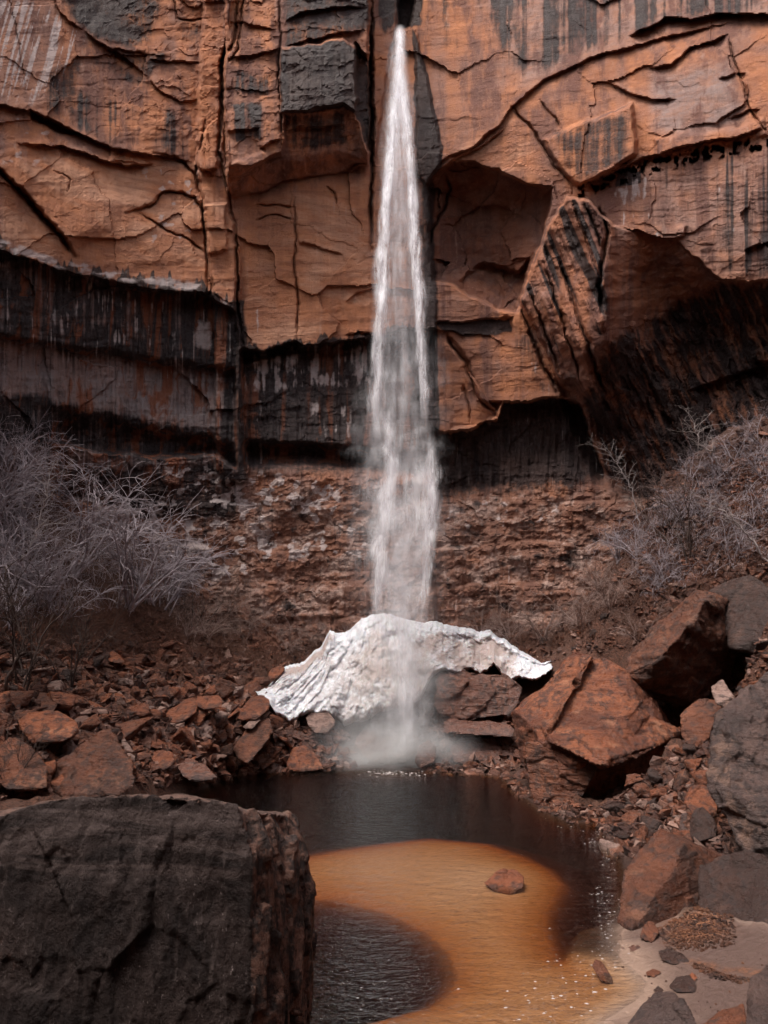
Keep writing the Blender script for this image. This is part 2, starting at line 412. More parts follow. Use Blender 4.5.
# ---- what stains the rock, some shade painted in: varnish and overhang shade (R), mineral white (G), redness/greyness and cavity shade (B) and pale sand-blasted rock (A)
VnShade = np.zeros(GX.shape); Wt = np.zeros(GX.shape); Hu = np.zeros(GX.shape)
st1 = fbm(GX/2.4, GY/140, o=4, s=90); st2 = fbm(GX/9, GY/260, o=3, s=91); bl = fbm(GX/22, GY/16, o=5, s=92); bl2 = fbm(GX/7, GY/6, o=4, s=93)
tooth = 9*fbm(GX/3.2, GY/300, o=3, s=94)+6*fbm(GX/14, GX*0, o=2, s=95)
tooth = tooth*1.5
a = left*sst(-4, 3, WY-y1-tooth+7)
b = .66+.42*st1+.38*bl
zone = np.clip(1-.66*sst(0, 18, WY-y2)*(1-sst(-6, 8, WY-y3)), 0, 1)
VnShade = np.maximum(VnShade, a*b*zone*(1-.5*sst(0, 8, WY-y4))*(1-sst(468, 500, GY+10*bl)))
a = cen*sst(-4, 3, WY-y5-tooth*.6+3)*(1-sst(445, 500, GY+8*bl))
VnShade = np.maximum(VnShade, a*(.78+.2*st1+.2*bl))
VnShade = np.maximum(VnShade, rdark*sst(0, 4, WY-y7-tooth*.4)*(1-sst(470, 520, GY+10*bl+(GX-436)*.08))*(.92+.15*st1+.1*bl))
VnShade = np.maximum(VnShade, dark_under*(.56+.5*fbm(sx/4, sy/30, o=3, s=97)+.2*bl))  # varnish deepened by overhang shade painted into the colour
VnShade = np.maximum(VnShade, mU*(.16+.25*bl+.8*mfl*sst(-.05, .35, fl)))
def stain(pts, amt, f=8, st=.6, lo=0.0):
    m = reg(pts, f); return m*np.clip(amt*1.25+st*(.5*st1+.9*st2)+.3*bl, lo, 1)
for args in [
 ([(45,-30),(150,-30),(165,5),(150,40),(128,50),(95,38),(70,15)], .55, 9, .1),
 ([(48,68),(80,60),(75,118),(45,112)], .5, 9, .5),
 ([(100,45),(170,50),(165,62),(150,75),(110,60)], .4, 6, .1),
 ([(92,50),(150,75),(140,88),(95,66)], .35, 6, .1),
 ([(40,85),(190,110),(195,160),(100,140),(60,122)], .18, 10, .9),
 ([(176,20),(203,-20),(203,50),(180,40)], .3, 8, .2),
 ([(236,70),(272,75),(270,95),(235,92)], .45, 5, .5),
 ([(234,104),(262,100),(262,138),(236,140)], .5, 4, .9),
 ([(281,50),(300,47),(345,42),(368,60),(369,150),(357,115),(345,106),(300,112),(281,112)], .78, 4, .05, .3),
 ([(285,-24),(372,-24),(368,30),(320,42),(284,48)], .5, 8, .1),
 ([(284,112),(345,108),(350,146),(286,150)], .4, 6, .3),
 ([(376,-24),(398,-24),(398,20),(384,34),(376,10)], .5, 6, .1),
 ([(394,-30),(425,-30),(420,25),(398,28)], .9, 4, 0, .6),
 ([(414,30),(424,60),(433,108),(442,150),(440,168),(424,186),(414,175)], .85, 3, .05, .5),
 ([(442,-24),(456,-24),(460,50),(446,52)], .45, 4, .6),
 ([(420,186),(432,176),(436,260),(438,330),(440,430),(424,430)], .62, 5, .4),
 ([(500,-24),(512,-24),(530,60),(516,70)], .5, 8, .5),
 ([(552,132),(632,108),(635,155),(600,172),(580,184),(564,165)], .38, 7, .3),
 ([(470,-30),(768,-30),(768,12),(690,20),(630,36),(560,64),(520,80),(490,30)], .38, 12, .7),
 ([(435,322),(512,320),(512,332),(470,336),(446,330)], .8, 3, .3),
 ([(512,332),(530,330),(545,392),(520,398)], .3, 6, .5),
 ([(662,165),(768,140),(800,140),(800,282),(722,278),(690,250),(660,200)], .10, 12, 1.0),
 ([(618,172),(640,172),(642,184),(616,186)], .95, 2, 0),
 ([(228,300),(246,300),(250,480),(218,480)], .5, 4, .6)]:
    VnShade = np.maximum(VnShade, stain(*args))
VnShade = np.maximum(VnShade, pk*.9)  # pocks coloured dark across their hollows
ftm = sst(478, 505, GY+8*bl)
VnShade = np.maximum(VnShade, ftm*np.clip(.08+.9*bl2*.7+.3*bl, 0, .6))
VnShade = np.maximum(VnShade, reg([(60,470),(215,462),(245,480),(235,520),(150,520),(60,500)], 8)*np.clip(.62+.4*bl2, 0, 1))
# white mineral streaks and salts
Wt = np.maximum(Wt, reg([(-5,-5),(28,0),(60,14),(86,34),(74,70),(30,108),(-5,95)], 12)*sst(-.05, .45, fbm((GX+(GY)*.28)/2.8, GY/60, o=3, s=101)+.25*bl+.1))
Wt = np.maximum(Wt, left*np.exp(-((WY-y1+7)/5.0)**2)*sst(-.45, .2, fbm(GX/16, GY/6, o=3, s=102)+.25*(1-GX/120))*1.3)
Wt = np.maximum(Wt, lowleft*(1-sst(0, 60, WY-y2))*sst(.30, .75, fbm(GX/1.9, GY/34, o=3, s=106)+.5*fbm(GX/20, GY/16, o=3, s=107))*.9)
Wt = np.maximum(Wt, rdark*sst(.42, .85, fbm(GX/1.9, GY/30, o=3, s=108)+.5*fbm(GX/20, GY/16, o=3, s=109))*.7)
for pts, t0 in [([(62,272),(82,276),(82,300),(62,298)], -.1), ([(52,300),(60,300),(60,326),(52,326)], -.1), ([(76,295),(82,295),(82,324),(74,324)], -.1),
 ([(195,320),(210,320),(212,350),(195,346)], -.5), ([(172,378),(194,378),(194,386),(172,386)], -.1), ([(236,305),(262,305),(262,352),(236,350)], .1), ([(120,290),(135,290),(132,300),(120,300)], -.1),
 ([(244,352),(290,350),(290,392),(244,392)], -.25), ([(290,345),(372,340),(372,385),(290,388)], -.12), ([(310,400),(350,405),(350,440),(312,440)], .02), ([(240,380),(285,385),(285,480),(240,480)], .12),
 ([(436,330),(450,332),(446,352),(436,350)], 0), ([(516,330),(550,340),(554,396),(520,396)], .18), ([(250,180),(262,180),(262,186),(250,186)], 0), 
 ([(612,178),(650,176),(656,205),(620,205)], .0), ([(580,190),(660,180),(664,238),(610,226)], .15), ([(680,160),(740,150),(760,280),(690,250)], .28)]:
    Wt = np.maximum(Wt, reg(pts, 6)*sst(t0, t0+.5, .75*fbm(GX/3.0, GY/24, o=4, s=103)+.35*fbm(GX/11, GY/9, o=3, s=105)+.2*bl))
for pts, t0 in [([(70,498),(150,500),(195,545),(195,600),(150,590),(80,560)], -.12), ([(165,462),(330,475),(368,520),(368,560),(300,560),(180,590)], .06), ([(368,470),(430,480),(430,540),(368,560)], .22),
 ([(215,470),(300,470),(290,510),(220,520)], .02), ([(150,500),(180,495),(200,590),(170,600)], .0), ([(438,500),(560,500),(560,530),(440,540)], .3), ([(140,160),(200,170),(200,250),(150,252)], .18), ([(0,110),(50,110),(50,165),(0,165)], .2),
 ([(440,255),(530,270),(530,320),(440,310)], .45)]:
    Wt = np.maximum(Wt, reg(pts, 8)*sst(t0, t0+.25, fbm(GX/9, GY/7, o=4, s=104)+.25*bl2)*(1.15 if pts[0][1] > 450 else .75))
# hue: 0 bright orange, 1 deep red brown;  second channel: grey mauve
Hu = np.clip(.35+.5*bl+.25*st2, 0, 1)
Hu = np.maximum(Hu, mU*np.clip(.75+.3*bl, 0, 1)); Hu = np.maximum(Hu, ftm*np.clip(.72+.5*bl2, 0, 1)); Hu = np.maximum(Hu, sst(-1, 2, sd)*1.0)  # cavity takes the deepest brown: its shade is painted into the hue
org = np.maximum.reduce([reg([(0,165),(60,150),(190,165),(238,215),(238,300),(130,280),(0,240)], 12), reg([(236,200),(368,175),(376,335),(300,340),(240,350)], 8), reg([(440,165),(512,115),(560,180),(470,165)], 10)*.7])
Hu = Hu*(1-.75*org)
Gy = np.clip(.15+.45*bl+.3*st2, 0, 1)*(1-.7*org)
Gy = np.maximum(Gy, reg([(650,70),(730,60),(745,120),(690,140),(652,130)], 10)*1.0)
Gy = np.maximum(Gy, reg([(470,-30),(800,-30),(800,20),(690,24),(600,56),(520,90)], 14)*.75)
Gy = np.maximum(Gy, reg([(600,180),(800,140),(800,280),(722,276),(660,236)], 14)*.65)
Gy = np.maximum(Gy*(1-lowleft), 0*lowleft*.9*(1-.75*sst(.1, .5, fbm(GX/14, GY/30, o=3, s=110)+.1))); Gy = np.maximum(Gy, reg([(-30,0),(60,0),(60,110),(-30,110)], 12)*.5)
cliff_co = P(GX, GY, D).reshape(-1, 3)
me = mesh_np('cliff', cliff_co, grid_faces(len(ys), len(xs), True))
attr(me, 'stain', np.stack([np.clip(VnShade, 0, 1).ravel(), np.clip(Wt, 0, 1).ravel(), Hu.ravel()], 1))
attr(me, 'tone', np.stack([np.clip(Gy, 0, 1).ravel(), org.ravel(), np.maximum(lowleft*(1-sst(462, 500, GY+8*bl)), .8*cendark*(1-sst(450, 490, GY))).ravel()], 1))
attr(me, 'foot', np.stack([(.9*ftm*np.clip(.85+.5*bl, 0, 1)).ravel()]*3, 1))
m = NT('sandstone_cliff')
at = m.n('ShaderNodeAttribute', attribute_name='stain'); sp = m.n('ShaderNodeSeparateColor'); m.l(at.outputs[0], sp.inputs[0])
at2 = m.n('ShaderNodeAttribute', attribute_name='tone'); sp2 = m.n('ShaderNodeSeparateColor'); m.l(at2.outputs[0], sp2.inputs[0])
v = m.coord(); vs = m.coord(scale=(1, 1, .05)); vb = m.coord(scale=(.12, .12, 1))
n1 = m.noise(v, 1.3, 6, .62); n2 = m.noise(vs, 5, 7, .6); n3 = m.noise(vb, 3.2, 6, .6, .6); n4 = m.noise(v, 9, 6, .65)
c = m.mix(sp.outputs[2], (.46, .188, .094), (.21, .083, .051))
c = m.mix(m.ramp(n1, .35, .7), c, m.mix(.5, c, (.27, .115, .072)))
c = m.mix(m.math('MULTIPLY', sp2.outputs[1], m.ramp(m.noise(m.coord(scale=(.5, .5, 1.2)), .55, 6, .6, .5), .45, .6, 0, .6)), c, (.56, .31, .205))
c = m.mix(m.math('MULTIPLY', sp2.outputs[0], m.ramp(n1, .3, .6, .5, 1)), c, (.27, .19, .172))
c = m.mix(m.ramp(n3, .45, .72, 0, .45), c, (.17, .07, .05))
c = m.mix(m.math('MULTIPLY', m.ramp(m.noise(vs, 1.1, 7, .64, .2), .46, .62, 0, .85), m.math('SUBTRACT', 1.0, m.math('MULTIPLY', sp2.outputs[1], .75))), c, m.mix(n1, (.17, .075, .055), (.11, .062, .058)))
c = m.mix(m.ramp(m.noise(vs, 2.6, 6, .6), .60, .74, 0, .35), c, (.48, .33, .27))
c = m.mix(m.ramp(n4, .52, .75, 0, .35), c, (.48, .26, .17))
at3 = m.n('ShaderNodeAttribute', attribute_name='foot'); sp3 = m.n('ShaderNodeSeparateColor'); m.l(at3.outputs[0], sp3.inputs[0])
fc_ = m.mix(m.ramp(m.noise(m.coord(scale=(.5, .5, 1)), 2.5, 6, .68, .8), .4, .62), (.23, .118, .085), (.15, .078, .06))
fc_ = m.mix(m.ramp(m.noise(v, 1.1, 6, .72), .49, .60, 0, .85), fc_, (.40, .29, .25))
fc_ = m.mix(m.ramp(m.noise(v, 3.2, 6, .72), .56, .66, 0, .7), fc_, (.06, .042, .038))
c = m.mix(sp3.outputs[0], c, fc_)
# the damp grey rock of the alcove, rust weeping through it
c = m.mix(m.math('MULTIPLY', sp2.outputs[2], m.ramp(m.math('ADD', m.noise(v, .9, 6, .65), m.math('MULTIPLY', m.math('SUBTRACT', n2, .5), .5)), .34, .6, .98, .74)), c, m.mix(n1, (.17, .135, .137), (.27, .22, .215)))
r_ = m.math('MULTIPLY', sp2.outputs[2], m.ramp(m.noise(vs, 1.6, 5, .6, .5), .51, .62))
wv = m.math('ADD', sp.outputs[0], m.math('MULTIPLY', m.math('SUBTRACT', n2, .5), .7))
wv = m.math('ADD', wv, m.math('MULTIPLY', m.math('SUBTRACT', n4, .5), .4))
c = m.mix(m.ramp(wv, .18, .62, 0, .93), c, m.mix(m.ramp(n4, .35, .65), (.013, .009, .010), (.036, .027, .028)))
c = m.mix(m.math('MULTIPLY', r_, .85), c, (.19, .062, .03))
ww = m.math('ADD', sp.outputs[1], m.math('MULTIPLY', m.math('SUBTRACT', n4, .5), .9))
c = m.mix(m.ramp(ww, .25, 1.0, 0, .8), c, (.47, .39, .375))
rough = m.ramp(wv, .3, .8, .85, .62)
hb_ = m.math('ADD', m.math('MULTIPLY', n4, .5), m.math('ADD', m.math('MULTIPLY', n3, m.math('SUBTRACT', .8, m.math('MULTIPLY', sp3.outputs[0], .6))), n1))
nb = m.bump(hb_, .06, .9)
nb = m.bump(m.noise(m.coord(scale=(.3, .3, 1.6)), 9, 7, .7, .4), .05, .8, nb)
nb = m.bump(m.noise(v, 26, 5, .7), .06, .9, nb)
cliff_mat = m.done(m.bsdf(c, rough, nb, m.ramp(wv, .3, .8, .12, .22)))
cliff = tag(add('cliff', me, cliff_mat), 'towering orange sandstone cliff with dark varnish and overhangs around the waterfall', 'cliff', kind='structure')
# ------------------------------------------------------------------ big stones traced by their visible corners (picture x, picture y, distance)
def spec(*a, **k): SPECS.append(a+(k,))
SPECS = []
spec('boulder', [(508,703,22.0),(540,668,22.7),(574,647,23.2),(594,656,21.7),(628,676,21.3),(682,722,21.6),(680,740,21.5),(655,748,19.9),(600,765,18.9),(545,738,19.9),(524,744,21.2),(511,722,21.9),(532,804,21.0),(560,816,20.8),(625,812,21.9),(692,770,22.6),(600,676,25),(690,760,24.5),(540,790,24),(640,820,22)],
        'red', 'largest orange brown angular boulder at the right edge of the pool', amp=.26, size=1.5, strat=.8, extra=[[(545,740,19.7),(600,766,18.7),(655,748,19.7),(684,728,21.3),(650,722,20.6),(596,738,19.6),(560,728,20.4),(600,770,21)],[(574,648,22.8),(594,656,21.5),(560,715,20.6),(545,738,19.8),(540,690,22.2),(580,690,23)]], seed=3, vox=.04)
spec('boulder', [(524,742,20.3),(545,738,20.05),(570,752,19.6),(600,764,19.35),(590,782,19.4),(575,812,19.6),(552,818,19.7),(533,805,19.95),(540,760,21)],
        'brown', 'split block under the big orange boulder, its foot in the water', cuts=2, amp=.12, size=.6, seed=5, vox=.035)
spec('boulder', [(620,662,21.9),(640,640,22.4),(697,594,23.0),(703,600,21.2),(688,640,20.4),(662,655,20.5),(630,680,21.1),(622,672,21.6),(740,650,22.6),(690,705,22.2),(655,698,22.2),(742,600,23.6),(730,680,22.9),(700,600,25),(640,690,24)],
        'brown', 'dark brown boulder with a slanting rusty top on the right slope', amp=.28, size=1.0, seed=9, vox=.05)
spec('boulder', [(700,600,23.5),(735,578,23.0),(760,574,22.2),(790,600,21),(790,660,20.6),(745,655,21.0),(715,640,22.4),(740,590,25),(780,640,24)],
        'dark', 'dark boulder behind, at the right edge above the grey one', amp=.2, size=1.0, seed=12, vox=.05)
spec('boulder', [(704,738,14.2),(712,716,14.6),(742,690,15),(770,672,15.2),(820,680,14.8),(850,760,13.6),(820,860,12.6),(760,866,12.6),(742,850,12.8),(730,812,13.2),(708,790,13.8),(760,700,17),(830,760,16.5),(760,850,15)],
        'grey', 'rounded grey speckled boulder at the right edge above the leaning slab', amp=.22, size=.7, seed=15, vox=.03)
spec('boulder', [(678,716,18.2),(699,698,18.6),(718,700,18.5),(722,708,18.2),(712,736,17.7),(692,752,17.6),(680,736,17.9),(704,710,19.6),(700,748,19)],
        'brown', 'small pointed brown block between the big orange and the grey boulder', amp=.07, size=.5, seed=18, vox=.03)
spec('boulder', [(710,688,17.8),(722,678,18),(730,690,17.7),(738,704,17.4),(728,712,17.4),(712,702,17.6),(725,690,18.6)],
        'pale', 'little pale grey stone above the pointed brown block', amp=.05, size=.4, seed=19, vox=.03)
spec('boulder', [(616,918,11.9),(627,868,12.7),(640,848,13.0),(660,828,13.3),(684,844,12.7),(670,875,12.2),(648,908,11.8),(632,931,11.4),(622,926,11.7),(755,900,13.2),(700,932,12.2),(735,860,13.9),(690,850,14.6)],
        'brown', 'leaning slab with a sunlit brown face and black flank beside the beach', cuts=0, amp=.07, size=.7, seed=22, vox=.025)
spec('boulder', [(700,862,12.8),(745,850,12.4),(800,880,11.6),(810,960,10.6),(760,968,10.9),(722,935,11.6),(700,905,12.2),(780,870,14),(730,930,13)],
        'dark', 'black shaded boulder at the right edge behind the beach', amp=.12, size=.7, seed=25, vox=.03)
spec('boulder', [(624,1030,7.6),(640,1008,7.8),(655,996,8),(672,990,7.9),(684,1000,7.6),(698,1028,7.4),(690,1075,7.2),(620,1070,7.3),(660,1000,8.6),(690,1040,8.6)],
        'grey', 'grey pointed boulder at the bottom edge on the sand', amp=.05, size=.4, seed=28, vox=.014)
spec('boulder', [(744,1000,7.6),(750,980,7.8),(770,964,8),(810,970,7.9),(830,1060,7.2),(745,1070,7.0),(780,980,8.8),(800,1050,8.4)],
        'grey', 'rounded grey boulder in the bottom right corner', amp=.05, size=.4, seed=31, vox=.014)
spec('stone', [(700,1026,7.7),(720,1012,7.9),(744,1004,7.8),(748,1024,7.5),(720,1050,7.3),(740,1016,8.3)], 'brown', 'low brown stone tucked against the bottom right boulder', 'stone', amp=.03, size=.3, seed=33, vox=.014)
spec('stone', [(483,883,13.7),(491,875,13.9),(503,868,14.0),(516,869,14.0),(525,876,13.85),(523,888,13.5),(509,895,13.35),(492,890,13.45),(505,876,14.4),(518,884,14.3)],
        'red', 'lone pale brown stone standing out of the amber sandbar', 'stone', amp=.035, size=.25, seed=35, vox=.014)
spec('stone', [(592,966,10.3),(595,958,10.4),(601,960,10.4),(612,977,10.15),(613,984,10.05),(601,981,10.1),(600,966,10.6)], 'brown', 'upright dark stone at the waterline of the beach', 'stone', amp=.02, size=.2, seed=37, vox=.01)
spec('stone', [(657,951,10.9),(668,948,11),(684,953,10.9),(691,962,10.7),(676,965,10.6),(662,961,10.7),(675,955,11.1)], 'dark', 'flat dark stone lying on the sand below the leaning slab', 'stone', amp=.02, size=.2, seed=38, vox=.01)
spec('stone', [(645,972,10.5),(653,968,10.6),(662,972,10.5),(655,977,10.4),(647,976,10.4),(655,972,10.7)], 'brown', 'smallest flat pebble in the middle of the sand', 'stone', amp=.015, size=.15, seed=39, vox=.01)
spec('stone', [(668,987,10),(676,976,10.15),(690,975,10.1),(696,982,9.95),(695,992,9.8),(676,992,9.8),(685,980,10.4)], 'dark', 'blocky black stone in the middle of the beach', 'stone', amp=.02, size=.2, seed=40, vox=.01)
spec('stone', [(685,978,10.3),(692,972,10.4),(698,977,10.3),(694,983,10.2),(692,976,10.5)], 'red', 'reddish pebble touching the blocky black stone', 'stone', amp=.012, size=.15, seed=41, vox=.01)
spec('stone', [(653,990,9.8),(658,985,9.9),(664,990,9.8),(660,995,9.7),(659,988,10)], 'dark', 'tiny dark pebble above the pointed grey boulder', 'stone', amp=.012, size=.15, seed=42, vox=.01)
spec('stone', [(642,928,12),(648,920,12.2),(656,922,12.2),(659,932,11.9),(652,943,11.7),(640,938,11.8),(650,930,12.4)], 'brown', 'rusty wedge stone at the foot of the leaning slab', 'stone', amp=.03, size=.3, seed=43, vox=.014)
spec('stone', [(612,945,11.6),(630,934,11.9),(650,942,11.6),(655,950,11.4),(632,952,11.3),(616,950,11.4),(632,942,12)], 'wet', 'flat wet rock breaking the waterline left of the leaf litter', 'stone', amp=.03, size=.3, seed=44, vox=.014)
spec('stone', [(601,850,16.4),(604,841,16.7),(616,840,16.7),(623,847,16.4),(621,851,16.3),(608,853,16.2),(613,845,17)], 'pale', 'pale tan stone at the water edge above the leaning slab', 'stone', amp=.04, size=.3, seed=45, vox=.02)
spec('stone', [(612,826,17.4),(622,815,17.7),(640,806,18),(648,810,17.8),(636,822,17.3),(618,834,17.0),(632,815,18.3)], 'brown', 'slanting brown slab stone beside the dark hollow under the big boulder', 'stone', amp=.05, size=.35, seed=46, vox=.02)
spec('boulder', [(681,800,15.4),(690,786,15.8),(704,784,15.8),(716,794,15.6),(721,812,15.2),(708,826,14.9),(692,815,15),(700,795,16.4),(712,815,16)], 'red', 'round topped reddish stone below the grey speckled boulder', amp=.05, size=.4, seed=47, vox=.02)
spec('boulder', [(688,835,14.8),(693,808,15.1),(703,806,15.1),(718,822,14.7),(716,842,14.4),(702,850,14.2),(700,820,15.6)], 'dark', 'dark upright block right above the leaning slab', amp=.05, size=.4, seed=48, vox=.02)
spec('stone', [(679,830,14.9),(681,813,15.1),(687,812,15.1),(689,836,14.7),(684,840,14.6),(685,825,15.4)], 'grey', 'thin upright grey stone beside the dark upright block', 'stone', amp=.02, size=.3, seed=49, vox=.015)
spec('table_rock', [(441,724,25.6),(447,720,25.9),(505,722,25.9),(516,730,25.4),(512,738,25.1),(470,736,25.1),(443,733,25.2),(470,722,26.6),(505,726,26.4)], 'wet', 'flat overhanging table rock right of the foot of the fall', 'boulder', amp=.10, size=.9, seed=51, vox=.04)
spec('boulder', [(448,744,25.5),(462,737,25.8),(500,738,25.8),(506,762,25.2),(480,770,25.0),(452,764,25.1),(480,742,26.6)], 'wet', 'wide reddish block under the table rock', amp=.10, size=.8, seed=52, vox=.04)
spec('boulder', [(414,764,25.0),(418,746,25.2),(431,738,25.4),(438,748,25.2),(434,764,24.8),(420,770,24.7),(428,750,26)], 'wet', 'glistening wet boulder where the fall strikes beside the pool', amp=.06, size=.5, seed=53, vox=.035)
spec('boulder', [(428,676,26.4),(462,668,26.6),(505,674,26.5),(528,690,26.3),(515,722,26.0),(450,722,26.0),(426,704,26.2),(480,690,28.2)], 'wet', 'broad wet ledge rock under the right wing of the ice', amp=.22, size=1.0, seed=54, vox=.05)
spec('boulder', [(305,718,25.9),(310,712,26.1),(331,713,26.1),(337,722,25.8),(330,734,25.5),(312,734,25.5),(322,716,26.6)], 'pale', 'pale grey block at the foot of the ice', amp=.05, size=.5, seed=55, vox=.035)
spec('boulder', [(352,742,26.2),(375,715,26.8),(410,712,26.9),(424,735,26.3),(415,768,25.2),(370,770,25.2),(395,720,27.8)], 'wet', 'wet rock in the spray straight below the ice mound', amp=.15, size=.8, seed=56, vox=.045)
spec('boulder', [(14,722,18.6),(22,713,18.9),(58,711,19.1),(76,722,18.9),(80,733,18.5),(60,744,18.1),(30,742,18.2),(45,715,19.8),(70,735,19.4)], 'red', 'broad reddish boulder at the left in the talus', amp=.09, size=.7, seed=61, vox=.035)
spec('boulder', [(-8,750,17.2),(8,735,17.6),(28,745,17.4),(48,765,17.0),(46,790,16.5),(0,800,16.3),(30,748,18.4)], 'brown', 'rounded brown boulder at the left edge above the dark foreground boulder', amp=.09, size=.6, seed=62, vox=.03)
spec('boulder', [(42,788,17.6),(62,758,18.2),(100,730,18.8),(108,728,18.9),(118,738,18.4),(124,752,18.1),(134,762,17.8),(138,782,17.3),(120,796,17.0),(60,798,17.0),(100,745,19.6)], 'brown', 'long split slab with slanting grain behind the foreground boulder', cuts=2, amp=.14, size=.6, seed=63, vox=.03, strat=1.6)
spec('stone', [(118,736,18.4),(124,737,18.4),(136,754,18.1),(135,764,17.9),(130,760,17.9),(126,745,18.5)], 'pale', 'pale chip leaning on the long split slab', 'stone', amp=.02, size=.3, seed=64, vox=.02)
spec('boulder', [(160,722,22.6),(168,710,22.9),(190,698,23.3),(198,706,22.9),(197,716,22.5),(186,724,22.2),(166,724,22.3),(186,708,23.8)], 'red', 'wedge shaped orange boulder in the middle of the left talus', amp=.08, size=.6, seed=65, vox=.035)
spec('boulder', [(193,706,22.9),(196,697,23.2),(218,694,23.4),(224,699,23.2),(223,708,22.8),(205,711,22.7),(212,700,24)], 'red', 'flat topped orange block resting against the wedge shaped one', amp=.06, size=.5, seed=66, vox=.035)
spec('boulder', [(236,716,24.4),(246,700,24.9),(262,694,25.2),(270,700,24.9),(270,712,24.4),(254,722,24.1),(240,722,24.1),(256,704,25.8)], 'red', 'orange boulder touching the left tip of the ice', amp=.08, size=.6, seed=67, vox=.035)
spec('boulder', [(268,673,27),(273,668,27.2),(284,666,27.2),(286,671,27),(276,680,26.7),(267,681,26.7),(278,672,27.7)], 'red', 'small red boulder on the upper left rim of the ice', amp=.06, size=.5, seed=68, vox=.035)
spec('boulder', [(230,752,23.6),(246,728,24.2),(270,716,24.6),(278,728,24.2),(262,745,23.7),(246,768,23.1),(235,764,23.3),(256,740,25)], 'brown', 'large brown slab leaning downhill below the ice tip', amp=.09, size=.7, seed=69, vox=.035)
spec('boulder', [(242,728,24.0),(254,716,24.4),(262,719,24.3),(250,731,23.9),(256,722,24.8)], 'pale', 'small pale slab lying on the brown leaning slab', amp=.03, size=.4, seed=70, vox=.03)
spec('boulder', [(284,768,24.6),(290,748,25.1),(300,742,25.3),(318,756,25.0),(326,770,24.6),(300,774,24.4),(304,756,25.8)], 'red', 'triangular orange boulder at the waterline left of the spray', amp=.06, size=.5, seed=71, vox=.035)
spec('boulder', [(150,765,20.5),(156,748,20.9),(172,752,20.8),(176,764,20.5),(164,772,20.1),(164,756,21.4)], 'red', 'tilted orange block above the far side of the foreground boulder', amp=.05, size=.4, seed=72, vox=.03)
spec('boulder', [(176,765,21),(186,758,21.3),(205,764,21.1),(218,778,20.6),(200,784,20.2),(184,780,20.4),(196,768,21.8)], 'wet', 'wet dark orange stone at the pool edge near the foreground boulder', amp=.05, size=.4, seed=73, vox=.03)
spec('boulder', [(34,702,20.3),(40,692,20.6),(54,694,20.6),(60,706,20.2),(52,714,19.9),(38,712,20),(48,698,21.2)], 'brown', 'upright brown stone above the broad reddish boulder', amp=.05, size=.4, seed=74, vox=.03)
spec('boulder', [(106,656,24.5),(112,650,24.8),(122,656,24.6),(126,664,24.3),(116,664,24.2),(108,662,24.3),(116,656,25.2)], 'red', 'angular orange stone under the lowest brush', amp=.04, size=.4, seed=75, vox=.035)
# ------------------------------------------------------------------ unseen canyon side, added behind the photographer to cut low sky light
th = np.radians(np.linspace(-26, 206, 90)); zz = np.concatenate([np.linspace(-1, 25, 30), [25.5, 26, 26.3]])
TT, ZZ = np.meshgrid(th, zz)
RR = 19+1.6*fbm(TT*4, ZZ/6, o=4, s=801)+np.clip(ZZ, 0, 20)*.16+np.clip(ZZ-25, 0, 5)*18
cx_, cy_ = 0, 8
# from one wing of the cliff round behind the camera to the other
A_ = TT+math.pi
me = mesh_np('added_canyon_slope', np.stack([cx_+RR*np.cos(A_-0), cy_+RR*np.sin(A_), ZZ+(ZZ > 10)*1.5*fbm(TT*5, TT*0, o=3, s=802)], -1).reshape(-1, 3), grid_faces(len(zz), len(th)), True)
m = NT('added_canyon_rock'); v = m.coord(); n = m.noise(v, .6, 8, .6)
tag(add('added_canyon_slope', me, m.done(m.bsdf(m.mix(n, (.12, .06, .045), (.26, .12, .075)), .9, m.bump(n, .5)))), 'unseen opposite canyon side added behind the viewer to block low sky', 'canyon slope', kind='structure')
# ------------------------------------------------------------------ ground: control points seen in the picture
GP = [(-160,620,18),(-160,450,21),(0,620,22),(0,790,15),(0,700,19),(0,500,25.3),(0,450,26.6),(100,540,27.5),(100,590,25.5),(190,610,28.8),(100,780,18),(100,700,21.5),(110,640,24.5),(200,700,24.6),(200,640,27),(240,777,24.6),
 (260,650,28.8),(330,655,28.8),(300,730,25.8),(262,708,26.3),(350,738,25.7),(330,760,25.4),(400,770,25.1),(400,700,27.5),(470,640,28.7),(480,690,27.5),(500,772,24.9),(440,745,25.6),(560,640,28.3),(560,672,26.6),(500,690,27.2),
 (620,550,28.2),(650,500,27.2),(700,470,25.8),(768,458,24.6),(850,435,21.5),(640,600,25),(640,660,22),(700,650,20.4),(768,600,19),(768,700,16),(700,740,18.3),(768,800,13.6),(850,800,11),(850,650,15)]
gc = [tuple(P(*q)) for q in GP]
gc += [(P0(*q)[0], P0(*q)[1], z) for q, z in [((540,805),0),((600,822),0),((622,880),.02),((615,930),0),((640,985),.02),((600,1024),0),((700,900),.5),((700,960),.16),((740,1000),.12),((768,960),.3),((700,1024),.05),((230,800),.1)]]
gc += [(-9,15,1.0),(-6,11,.5),(-4.6,10,.1),(-3,5,.3),(0,4.5,.1),(-6,5,1.2),(3,4.5,.4),(6,7,.9),(0,0,2.3),(-5,-1,2.4),(5,-1,2.4),(0,-8,2.6),(-12,4,2.6),(12,4,3),(12,12,4.5),(-14,14,4),(-12,-8,3),(12,-8,3),(0,33,6.5),(-10,33,12),(12,33,9),(20,22,12),(-22,22,12)]
